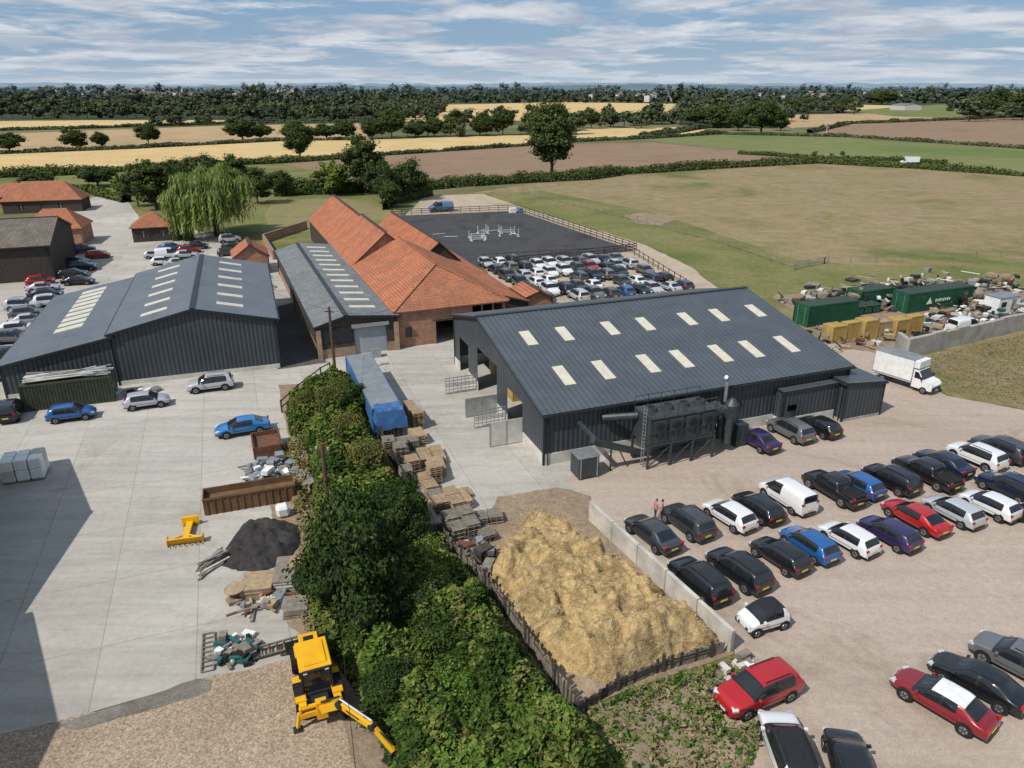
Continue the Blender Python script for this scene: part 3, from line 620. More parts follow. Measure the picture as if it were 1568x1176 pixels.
for a in [('oakb',845,270,103,82),('mid1',560,296,78,66),('oak2',586,312,60,52),('lime',510,300,50,54),('oak3',626,306,52,64),('oak1',600,318,40,40),
 ('oak1',460,243,55,58),('oak2',228,222,31,36),('oak3',118,228,26,40),('oak1',156,226,23,30),('oak2',16,234,28,50),('oak3',372,215,30,50),('oak1',400,213,22,40),
 ('oak2',770,207,40,38),('oak1',735,208,32,40),('oak3',700,208,34,40),('oak1',665,209,28,36),('oak2',600,212,40,46),('oak1',570,212,30,40),('oak3',820,205,38,40),('oak1',640,210,20,36),
 ('oak2',905,197,26,30),('oak1',935,194,20,36),('oak3',880,200,24,30),('oak1',970,192,18,40),('oak2',1165,206,48,66),('oak1',1130,200,30,40),('oak3',1100,196,32,46),('oak2',1065,192,24,40),('oak1',1195,200,22,30),
 ('mid1',240,320,66,70),('mid1',212,316,56,46),('oak1',265,312,60,50),('mid1',395,312,50,50),('oak2',430,300,36,40),('oak2',150,286,28,60),('lime',195,300,26,40),('mid1',365,300,56,50),
 ('oak2',60,292,26,50),('oak1',330,292,50,60),('oak3',290,302,50,60),('oak3',305,290,46,50),('oak1',1420,150,14,30),('oak2',1528,160,22,30),('mid1',1565,180,36,60),('oak1',1500,178,30,60),('oak1',1590,184,34,60),
 ('oak1',1290,172,20,60),('oak2',1230,172,20,50),('oak1',1350,160,20,50),('oak2',1000,186,16,40),('oak2',500,214,22,50),('oak3',530,212,24,40),('oak3',390,156,22,14),('oak1',403,156,20,12),
 ('haw',556,968,215,170),('haw',600,850,105,105),('bushd',540,640,60,60),('busho',560,740,60,70),('bushd',620,820,90,90),('haw',655,960,80,110),('busho',505,648,55,60),('bush',700,1100,80,110),('haw',600,1095,80,110),
 ('busho',530,690,55,60),('bush',800,1130,60,110),('bush',650,880,60,80),('bushd',740,1040,60,100),('bushd',680,1020,80,110),('busho',470,640,40,40),('busho',520,620,40,46),('bushd',845,1150,60,110)]: tree(*a)
for u,v in ((185,300),(290,368),(272,368)):
    A_=Acc(); n=900; hh=6; z=rng.uniform(.2,hh,n); r=(1-z/hh)**.6*1.1; a=rng.uniform(0,6.28,n); C=np.stack([r*np.cos(a),r*np.sin(a),z],1)
    A_.add(*cone((0,0,0),(0,0,hh*.9),.95,.1),0); V,F=cards(C,np.stack([np.cos(a),np.sin(a),.3+0*a],1)+rng.normal(0,.4,(n,3)),.22*np.ones(n)); A_.add(V,F,1)
    p=P(u,v); addobj('cypress_tree',npmesh('cypress_tree',*A_.get(),[core,oakL]),(p.x,p.y,0))
A_=Acc(); A_.add(*cone((0,0,-.2),(0,0,6),.6,.4,9),0)
nc=40; d=randdir(nc); d[:,2]=np.abs(d[:,2]); C=d*np.array([8.6,8.6,5.6])*rng.uniform(.55,1,(nc,1))+np.array([0,0,7.4])
for k in range(nc):
    A_.add(*cone((0,0,5),C[k],.22,.05,5),0); A_.add(C[k]+CS3[0]*1.35*np.array([1,1,1.1]),CS3[1],1)
    ns=50; a=rng.uniform(0,6.28,ns); rr=rng.uniform(.3,2.4,ns); X=C[k,0]+rr*np.cos(a); Y=C[k,1]+rr*np.sin(a); Z0=C[k,2]+1.6-rr*.45
    Ld=np.minimum(rng.uniform(2,7,ns),Z0-.6)
    for q in range(9):
        z=Z0-Ld*q/9*1.1; X2=X+np.cos(a)*.05*q;Y2=Y+np.sin(a)*.05*q; Cc=np.stack([X2+rng.normal(0,.08,ns),Y2+rng.normal(0,.08,ns),z],1)
        V,F=cards(Cc,np.stack([np.cos(a),np.sin(a),0*a+.35],1)+rng.normal(0,.5,(ns,3)),.21*np.ones(ns),3.0,True); A_.add(V,F,2)
p=P(333,362); wm=npmesh('weeping_willow_tree',*A_.get(),[bark,pm('willow_core',(.08,.12,.035),(.05,.08,.025),1,2),willL]); addobj('weeping_willow_tree',wm,(p.x,p.y,0))
def hedge(name,px,h,w,size,dens,mats=(0,)):
    ps=resample([P(*q) for q in px],max(2,size*3)); A_=Acc()
    for a,b in zip(ps,ps[1:]):
        L=(b-a).length; d=(b-a).normalized(); nn=Vector((-d.y,d.x,0)); hh=h*(1+.6*noise.noise(a*.06)+.25*noise.noise(a*.3)); ww=w*(1+.35*noise.noise(a*.1+Vector((5,0,0))))
        n=int(L*(2*hh+ww)*dens)+1; t=rng.uniform(0,L,n); ph_=rng.uniform(0,math.pi,n); cx=np.cos(ph_)*ww/2*rng.uniform(.8,1.15,n); cz=np.sin(ph_)**.6*hh*rng.uniform(.8,1.15,n)
        C=np.array(a)[None,:]+np.outer(t,d)+np.outer(cx,nn); C[:,2]=cz
        Nn=np.outer(np.cos(ph_),nn)+np.outer(np.sin(ph_)+.2,(0,0,1))+rng.normal(0,.4,(n,3)); V,F=cards(C,Nn,size*rng.uniform(.6,1.3,n)); A_.add(V,F,1)
        q=[]; 
        for p0 in (a,b):
            for s,z in ((-1,0),(-.85,.75),(0,.85),(.85,.75),(1,0)): q.append(tuple(p0+nn*(s*ww*.42))[:2]+(z*hh,))
        A_.add(np.array(q),np.array([[i,i+1,i+6,i+5] for i in range(4)]),0)
    return addobj(name,npmesh(name,*A_.get(),[core,midL if size<.5 else farL]))
hedge('hedgerow',[(420,300),(520,296),(640,292),(690,287),(800,280),(900,275),(950,268)],3.2,3.5,.36,6)
hedge('hedgerow',[(940,268),(1100,258),(1250,250),(1400,258),(1568,270),(1700,275)],2.4,3,.42,4)
hedge('hedgerow',[(1130,236),(1245,243),(1300,244),(1450,252)],1.6,2,.45,3)
hedge('hedgerow',[(-100,276),(100,268),(300,256),(440,249),(560,241)],2.4,4,.48,3)
hedge('hedgerow',[(560,240),(680,232),(800,224),(870,219)],1.5,2.5,.6,2)
hedge('hedgerow',[(-100,240),(200,228),(430,216),(560,214)],1.6,3,.7,2)
hedge('hedgerow',[(-100,203),(100,198),(345,190),(560,187)],2,4,.9,1.6)
hedge('hedgerow',[(870,218),(1000,212),(1110,205)],2,4,.7,1.6)
hedge('hedgerow',[(1110,206),(1300,210),(1568,228),(1700,234)],1.6,3,.7,1.6)
hedge('hedgerow',[(1240,204),(1300,190),(1460,184),(1568,179),(1700,174)],2.2,4,.9,1.5)
hedge('hedgerow',[(985,212),(1080,196),(1190,196)],3,5,.9,1.5)
hedge('garden_hedge',[(590,322),(600,312),(660,300)],2.2,1.8,.3,9)
hedge('garden_hedge',[(-60,330),(10,312),(40,300),(140,296),(195,310)],2.4,3,.4,7)
low=[tree_arr(12,13,.5,11,22,1.0,low=True,cr=.2,irr=.35) for _ in range(6)]
vlow=[tree_arr(12,15,.2,5,10,1.8,low=True,cr=.28) for _ in range(4)]
def woods(name,rows,src,mats,var=.6):
    A_=Acc()
    for v,u0,u1,hm,sp,dv in rows:
        a=P(u0,v);b=P(u1,v);L=(b-a).length;n=int(L/sp)
        for i in range(n):
            uu=u0+(u1-u0)*(i+random.random()*.9)/n; g=noise.noise(Vector((uu*.02,v*.3,0)))+.5*noise.noise(Vector((uu*.09,v*.3,4)))
            p=P(uu,v+random.uniform(-dv,dv)); s=hm/12*(1+var*g)*random.uniform(.6,1.35); V,F,Mi=random.choice(src)
            w=s*random.uniform(.95,1.5); c,sn=math.cos(i*2.4),math.sin(i*2.4)
            V2=np.stack([(V[:,0]*c-V[:,1]*sn)*w+p.x,(V[:,0]*sn+V[:,1]*c)*w+p.y,V[:,2]*s],1)
            A_.V.append(V2); A_.F.append(F+A_.n); A_.M.append(Mi); A_.n+=len(V2)
    return addobj(name,npmesh(name,*A_.get(),mats))
woods('distant_woodland',[(184,345,640,13,7,1.2),(181,-60,640,12,8,1),(177,-60,690,12,9,1),(172,-60,690,12,10,1),(209,556,720,9,7,1),(206,720,890,9,8,1),(196,890,1000,10,8,1),
  (190,985,1200,13,7,1.5),(186,1040,1240,12,8,1),(180,1040,1200,12,9,1),(174,1045,1310,13,9,1),(184,1480,1640,15,9,2),(178,1530,1640,15,10,2),(187,640,930,9,10,1),
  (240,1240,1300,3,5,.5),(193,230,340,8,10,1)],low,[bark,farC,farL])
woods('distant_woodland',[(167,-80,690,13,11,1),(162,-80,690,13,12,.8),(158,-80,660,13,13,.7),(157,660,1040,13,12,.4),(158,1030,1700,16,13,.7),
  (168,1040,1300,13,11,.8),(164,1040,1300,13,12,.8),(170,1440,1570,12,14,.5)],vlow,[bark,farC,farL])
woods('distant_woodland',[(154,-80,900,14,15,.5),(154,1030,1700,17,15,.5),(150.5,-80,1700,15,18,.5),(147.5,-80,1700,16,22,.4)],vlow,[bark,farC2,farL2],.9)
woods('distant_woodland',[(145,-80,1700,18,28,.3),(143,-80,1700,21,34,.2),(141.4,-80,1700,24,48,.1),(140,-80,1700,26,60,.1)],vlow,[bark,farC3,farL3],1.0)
hm_=pm('hill_woodland_hazed',(.12,.17,.195),(.09,.135,.16),1,.0025)  # atmospheric haze painted into the hill colours as a blue tint
hm2=pm('hill_far_hazed',(.2,.27,.33),(.16,.23,.28),1,.0025)
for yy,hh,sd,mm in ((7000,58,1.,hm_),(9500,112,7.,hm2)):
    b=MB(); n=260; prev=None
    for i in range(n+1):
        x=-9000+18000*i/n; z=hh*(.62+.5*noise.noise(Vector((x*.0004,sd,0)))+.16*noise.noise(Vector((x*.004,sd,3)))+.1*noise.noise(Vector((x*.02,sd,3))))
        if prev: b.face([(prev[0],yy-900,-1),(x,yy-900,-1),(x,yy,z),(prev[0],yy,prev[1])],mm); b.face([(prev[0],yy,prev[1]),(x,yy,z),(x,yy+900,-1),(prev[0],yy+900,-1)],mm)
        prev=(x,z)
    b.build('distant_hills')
b=MB(); hr=pm('village_roof',(.25,.17,.14),(.18,.14,.13),.9,.05); hw=pm('village_wall',(.58,.57,.55),(.44,.41,.38),.9,.02)
for i in range(150):
    u,v=(random.uniform(180,450),random.uniform(141,153)) if i<70 else ((random.uniform(-20,300),random.uniform(140,149)) if i<110 else (random.uniform(900,1560),random.uniform(145,158)))
    p=P(u,v); s=random.uniform(.8,1.3)*(1 if v>145 else 1.5); a=random.uniform(0,3); z0=6*s
    b.box((p.x,p.y,z0),(11*s,8*s,9*s),hw,rz=a)
    q=Matrix.Rotation(a,3,'Z'); f=lambda x,y,z:tuple(q@Vector((x,y,0))+Vector((p.x,p.y,z)))
    t=z0+4.5*s; b.face([f(-6*s,-4.5*s,t),f(6*s,-4.5*s,t),f(6*s,0,t+4*s),f(-6*s,0,t+4*s)],hr); b.face([f(-6*s,4.5*s,t),f(6*s,4.5*s,t),f(6*s,0,t+4*s),f(-6*s,0,t+4*s)],hr)
b.build('distant_village')
for u,v,w,h in ((1385,168,40,6),(1470,150,60,7),(1395,143,70,8)):
    p=P(u,v+1); shed('distant_farm_shed',(p.x,p.y),R(10),[(0,h),(w*.3,h+2),(w*.6,h)],30,hw,roofOld,gut=False)
# ------------------------------------------------------------------ vehicles
paintM,nt,bs_=newmat('car_paint'); oi=N(nt,'ShaderNodeObjectInfo'); nt.links.new(oi.outputs['Color'],bs_.inputs['Base Color'])
bs_.inputs['Roughness'].default_value=.3; bs_.inputs['Metallic'].default_value=.15; bs_.inputs['Coat Weight'].default_value=.7; bs_.inputs['Coat Roughness'].default_value=.06
cglass=pm('car_glass',(.018,.022,.026),(.012,.014,.016),.06,1,spec=.7); rim=pm('alloy_rim',(.4,.4,.42),(.25,.25,.26),.35,8,.7)
redl=pm('tail_lamp',(.4,.02,.02),(.3,.01,.01),.25,3); lampl=pm('head_lamp',(.6,.62,.65),(.4,.42,.45),.15,3); plY=pm('rear_plate',(.75,.55,.05),(.7,.5,.05),.5,3); plW=pm('front_plate',(.75,.75,.72),None,.5,3)
trimB=pm('black_trim',(.022,.022,.024),None,.5,3)
CK={
'hatch':([(-2.06,.60,.55,.80),(-2.03,.86,.80,.85),(-1.93,1.0,.94,.87),(-1.62,1.38,.96,.88),(-1.35,1.455,.95,.9),(-.32,1.49,.93,.9),(-.2,1.49,.93,.9),(.35,1.44,.91,.9),(1.12,.99,.90,.88),(1.72,.87,.80,.86),(2.0,.72,.66,.78),(2.1,.52,.46,.68)],'bbwpgpgvbbb',1.3,-1.25,.32),
'suv':([(-2.2,.68,.62,.84),(-2.17,.98,.92,.89),(-2.1,1.1,1.04,.91),(-1.88,1.55,1.05,.92),(-1.6,1.65,1.05,.93),(-.4,1.7,1.03,.94),(-.28,1.7,1.03,.94),(.4,1.64,1.0,.94),(1.1,1.16,1.02,.92),(1.85,1.05,.97,.9),(2.15,.86,.78,.82),(2.25,.62,.56,.72)],'bbwpgpgvbbb',1.4,-1.35,.36),
'saloon':([(-2.3,.62,.56,.78),(-2.27,.92,.86,.84),(-1.75,.99,.93,.87),(-1.1,1.36,.95,.88),(-.85,1.42,.95,.9),(-.2,1.44,.93,.9),(-.08,1.44,.93,.9),(.4,1.4,.91,.9),(1.2,.97,.89,.88),(1.85,.86,.79,.86),(2.2,.72,.66,.78),(2.32,.52,.46,.68)],'bbwpgpgvbbb',1.42,-1.35,.33),
'van':([(-2.3,.7,.62,.86),(-2.27,1.2,.98,.89),(-2.2,1.78,1.02,.91),(-2.0,1.84,1.02,.92),(-1.2,1.87,1.02,.92),(-.1,1.87,1.0,.92),(0,1.87,1.0,.92),(.7,1.8,.98,.92),(1.45,1.18,1.0,.9),(1.95,1.02,.94,.88),(2.2,.82,.75,.8),(2.3,.6,.54,.7)],'bwbbbpgvbbb',1.45,-1.4,.33),
'pickup':([(-2.65,.72,.66,.86),(-2.62,1.08,1.02,.9),(-1.1,1.1,1.04,.92),(-.95,1.6,1.06,.92),(-.8,1.74,1.05,.92),(-.1,1.78,1.03,.92),(0,1.78,1.03,.92),(.55,1.72,1.0,.92),(1.2,1.2,1.06,.9),(2.1,1.1,1.02,.9),(2.5,.9,.82,.84),(2.62,.66,.6,.76)],'bbwpgpgvbbb',1.65,-1.6,.4),
'smart':([(-1.3,.6,.55,.72),(-1.28,.9,.84,.76),(-1.22,1.08,.98,.79),(-1.0,1.42,1.0,.8),(-.8,1.52,1.0,.81),(-.25,1.55,.98,.82),(-.15,1.55,.98,.82),(.25,1.48,.95,.82),(.85,1.05,.92,.8),(1.1,.92,.85,.78),(1.3,.75,.68,.72),(1.36,.55,.48,.64)],'bbwpgpgvbbb',.95,-.9,.3),
}
def wheel(mb,x,y,r,w=.22):
    sg=1 if y>0 else -1
    mb.cyl((x,y-sg*w,r),(x,y,r),r,r,blk,18); mb.cyl((x,y,r),(x,y+sg*.012,r),r*.62,r*.6,rim,12)
    for k in range(5): 
        a=k*1.2566; mb.box((x+math.cos(a)*r*.33,y+sg*.014,r+math.sin(a)*r*.33),(.05,.01,r*.5),trimB,M=Matrix.Rotation(-a+math.pi/2,3,'Y'))
carmesh={}
def make_car(kind,roofm=None,tag=''):
    st,flags,fx,rx,wr=CK[kind]; mb=MB(); secs=[]
    for i,(x,zt,zb,w) in enumerate(st):
        cab=zt-zb>.2; rw=w-(.2 if cab else .12)
        secs.append([(x,0,zt+.03),(x,rw,zt),(x,w-.015,zb),(x,w,min(.62,zb-.04)),(x,w-.03,.42 if zb>.5 else .38),(x,w-.12,.24),(x,0,.22)])
    full=[]
    for s in secs: full.append(s+[(p[0],-p[1],p[2]) for p in reversed(s[1:-1])])
    n=len(full[0])
    for s in full: mb.v+=s
    for i in range(len(full)-1):
        fl=flags[i]
        for j in range(n):
            a=i*n+j;b=i*n+(j+1)%n; k=j if j<6 else n-1-j
            m=paintM
            if k==0 and fl in 'wv': m=cglass
            if k==0 and fl in 'gp' and roofm: m=roofm
            if k==1 and fl in 'gv': m=cglass
            if k==1 and fl=='p': m=trimB if 3<i<8 else paintM
            if k>=4: m=trimB
            mb.f.append((a,a+n,b+n,b)); mb.m.append(mb.mi(m))
    mb.f.append(tuple(range(n))); mb.m.append(mb.mi(paintM)); mb.f.append(tuple((len(full)-1)*n+j for j in reversed(range(n)))); mb.m.append(mb.mi(paintM))
    me=mb.mesh('t'); cr=me.attributes.new('crease_edge','FLOAT','EDGE'); ns=len(full)
    for ei,ed in enumerate(me.edges):
        a,b=ed.vertices; i,j=divmod(a,n); i2,j2=divmod(b,n); c=0
        if j==j2 and j in (1,n-1): c=.35
        if j==j2 and j in (2,n-2): c=.75
        if j==j2 and j in (4,n-4): c=.5
        if i==i2:
            jj=sorted((min(j,n-j),min(j2,n-j2)))
            if i in (2,3,7,8) and jj[1]<=2: c=.7
            if i in (0,ns-1): c=.6
            if i in (4,5,6) and jj==[1,2]: c=.9
        cr.data[ei].value=c
    ob=bpy.data.objects.new('t',me); COL.objects.link(ob); sm=ob.modifiers.new('s','SUBSURF'); sm.levels=2; sm.render_levels=2
    bpy.context.view_layer.update(); dg=bpy.context.evaluated_depsgraph_get(); m2=bpy.data.meshes.new_from_object(ob.evaluated_get(dg)); bpy.data.objects.remove(ob)
    mb2=MB(); mats=list(me.materials); mb2.mats=mats[:]
    mb2.v=[tuple(v.co) for v in m2.vertices]; mb2.f=[tuple(p.vertices) for p in m2.polygons]; mb2.m=[p.material_index for p in m2.polygons]; nb=len(mb2.f)
    W=max(s[3] for s in st)
    for x in (fx,rx):
        for sg in (-1,1):
            mb2.cyl((x,sg*(W-.3),wr+.02),(x,sg*(W-.012),wr+.02),wr+.07,wr+.07,trimB,18); wheel(mb2,x,sg*(W+.0),wr)
    xf=st[-2][0]; zf=st[-2][1]; xr=st[1][0]; zr=st[1][1]
    for sg in (-1,1):
        mb2.box((xf-.1,sg*(W-.26),zf-.03),(.3,.3,.12),lampl,M=Matrix.Rotation(.35,3,'Y')@Matrix.Rotation(-sg*.5,3,'Z')); mb2.box((xr+.04,sg*(W-.2),zr-.02),(.14,.24,.16),redl)
        xm=st[8][0]-.28; mb2.box((xm,sg*(W+.07),st[8][2]+.1),(.14,.18,.12),paintM)
        mb2.box((-.1,sg*(W-.012),.62),(1.9,.02,.03),trimB)
    mb2.box((st[-1][0]+.0,0,.42),(.06,.9,.16),trimB); mb2.box((st[-1][0]+.035,0,.46),(.02,.52,.11),plW); mb2.box((st[0][0]-.02,0,.62),(.02,.52,.11),plY)
    mb2.box((st[0][0]+.02,0,.36),(.1,1.2,.16),trimB)
    if kind=='pickup':
        mb2.box((-1.85,0,1.1),(1.4,1.45,.05),blk)
        for sg in (-1,1): mb2.box((-1.85,sg*.78,1.14),(1.5,.08,.07),trimB)
        mb2.beam((-1.15,-.6,1.15),(-1.15,-.5,1.6),.06,.06,blk); mb2.beam((-1.15,.6,1.15),(-1.15,.5,1.6),.06,.06,blk)
    if kind=='suv':
        for sg in (-1,1): mb2.beam((-1.4,sg*.62,1.7),(.2,sg*.62,1.73),.04,.04,trimB)
    me2=mb2.mesh(kind); sm_=np.zeros(len(mb2.f),bool); sm_[:nb]=True; me2.polygons.foreach_set('use_smooth',sm_); carmesh[kind+tag]=me2
for k in CK: make_car(k)
make_car('suv',trimB,'_b'); make_car('saloon',white,'_w'); make_car('smart',trimB,'_b')
CC=dict(black=(.01,.01,.012),navy=(.012,.018,.045),dgrey=(.045,.048,.053),grey=(.13,.135,.14),silver=(.45,.47,.49),white=(.75,.75,.75),red=(.42,.012,.015),dred=(.24,.01,.018),
 blue=(.015,.1,.3),bblue=(.02,.18,.45),purple=(.03,.018,.08),green=(.02,.06,.04),lblue=(.1,.2,.32))
nm=dict(hatch='hatchback_car',suv='suv_car',saloon='saloon_car',van='panel_van',pickup='pickup_truck',smart='microcar')
def car(k,c,p,hd,sc=.95):
    o=addobj(nm[k.split('_')[0]],carmesh[k],(p.x,p.y,.06),hd,(sc*random.uniform(.97,1.04),sc,sc*random.uniform(.98,1.03))); o.color=c4(CC[c]); return o
H0=R(118)
for u,v,c,k,*h in [(1157,676,'purple','saloon'),(1209,662,'grey','suv'),(1253,656,'black','hatch'),
 (1528,692,'dgrey','suv'),(1494,702,'white','suv'),(1443,712,'navy','saloon'),(1417,728,'black','pickup'),(1363,738,'black','suv'),(1312,745,'blue','hatch'),(1275,752,'black','pickup'),(1204,764,'white','van'),
 (1160,780,'black','hatch'),(1116,792,'white','hatch'),(1052,803,'dgrey','suv'),(998,820,'dgrey','saloon'),
 (1542,750,'navy','suv'),(1514,777,'white','hatch'),(1458,786,'silver','hatch'),(1400,795,'red','saloon'),(1360,820,'purple','hatch'),(1298,828,'white','hatch'),(1238,837,'blue','hatch'),(1193,854,'black','hatch'),(1130,877,'black','suv'),(1070,893,'black','suv'),
 (1168,950,'white','smart_b',200),(1160,1062,'red','suv',205),(1206,1158,'white','suv_b',88),(1300,1176,'black','hatch',80),(1442,1078,'dred','saloon_w',128),(1496,1048,'black','saloon',130),(1558,1018,'grey','suv',128),(1590,760,'dgrey','suv'),(1600,800,'black','hatch'),(1575,700,'black','suv'),
 (225,617,'silver','hatch',22),(323,591,'silver','suv',200),(110,636,'blue','hatch',20),(372,657,'bblue','saloon',203),(18,632,'black','suv',110)]:
    car(k,c,P(u,v,.4),R(h[0]) if h else H0+R(random.uniform(-3,3)))
for u,v,c,k in [(118,402,'dgrey','hatch'),(126,411,'navy','suv'),(112,421,'black','hatch'),(120,432,'black','saloon'),(62,432,'red','hatch'),(66,442,'silver','saloon'),(70,452,'navy','saloon'),(78,464,'white','suv'),(36,470,'silver','suv'),(40,481,'grey','hatch'),(44,492,'silver','saloon'),(28,505,'white','hatch'),(20,520,'grey','suv'),(12,545,'black','hatch'),(8,575,'silver','suv'),
  (150,392,'red','hatch'),(128,384,'dgrey','suv'),
  (262,380,'blue','saloon'),(258,392,'white','van'),(250,402,'white','hatch'),(290,384,'red','hatch'),(300,378,'navy','saloon'),(284,392,'silver','saloon'),(352,368,'silver','suv'),(358,378,'black','saloon'),(350,388,'dgrey','hatch'),(240,392,'silver','hatch'),(272,404,'silver','saloon')]:
    car(k,c,P(u,v,.4),R(20+random.uniform(-8,8)))
pal=['white']*6+['black']*5+['silver']*4+['dgrey']*5+['grey']*3+['blue','navy','navy','red']
for r in range(6):
    for c in range(11):
        p=Vector((3.6,98.5,0))+Matrix.Rotation(R(22),3,'Z')@Vector((c*2.45+random.uniform(-.15,.15)-1,r*5.0+random.uniform(-.3,.3),0))
        poly=[tuple(P(*q))[:2] for q in ((735,408),(965,390),(1052,446),(905,462),(825,472))]
        if seg_dist(np.array([p.x]),np.array([p.y]),poly)[0]<-.3 or random.random()<.06: continue
        car(random.choice(['hatch','hatch','suv','saloon','suv']),random.choice(pal),p,R(112+random.choice([0,180])+random.uniform(-4,4)))
v_=car('van','lblue',P(675,321,.5),R(200),1.3)
def luton(loc,hd,L=4.0,nm_='box_truck'):
    b=MB(); b.box((-1.0,0,1.95),(L,2.1,2.3),white); b.box((1.15,0,2.75),(.8,2.0,.7),white)
    for sx in (-3.01,1.0): b.box((sx,0,1.95),(.04,2.14,2.34),steelG)
    b.box((-1.0,0,3.12),(L,2.16,.05),greyR)
    for sg in (-1,1): b.box((-1,sg*1.07,.95),(L,.04,.12),steelG)
    b.box((-.3,0,.62),(5.4,.9,.25),blk)
    cab=[(1.05,.45),(3.0,.45),(3.05,.95),(2.75,1.25),(2.1,1.4),(1.6,2.2),(1.05,2.25)]
    for sg in (-1,1): b.face([(x,sg*.98,z) for x,z in cab],white)
    for i in range(len(cab)):
        a,c=cab[i],cab[(i+1)%len(cab)]; m=cglass if i==4 else white
        b.face([(a[0],-.98,a[1]),(a[0],.98,a[1]),(c[0],.98,c[1]),(c[0],-.98,c[1])],m)
    for sg in (-1,1):
        b.face([(1.2,sg*.985,1.4),(2.0,sg*.985,1.4),(1.55,sg*.985,2.05),(1.2,sg*.985,2.05)],cglass); b.box((2.0,sg*1.15,1.55),(.12,.2,.3),trimB)
        b.box((2.92,sg*.75,.95),(.2,.3,.22),lampl)
        for x in (2.25,-1.9): wheel(b,x,sg*1.0,.36)
    b.box((3.05,0,.65),(.08,1.5,.25),trimB); b.box((3.1,0,.5),(.02,.5,.1),plW)
    return b.build(nm_,loc,hd,bev=.03)
p=P(1385,590,0); luton((p.x,p.y,.05),R(-55))
p=P(1391,252,0); luton((p.x,p.y,.05),R(170),5)
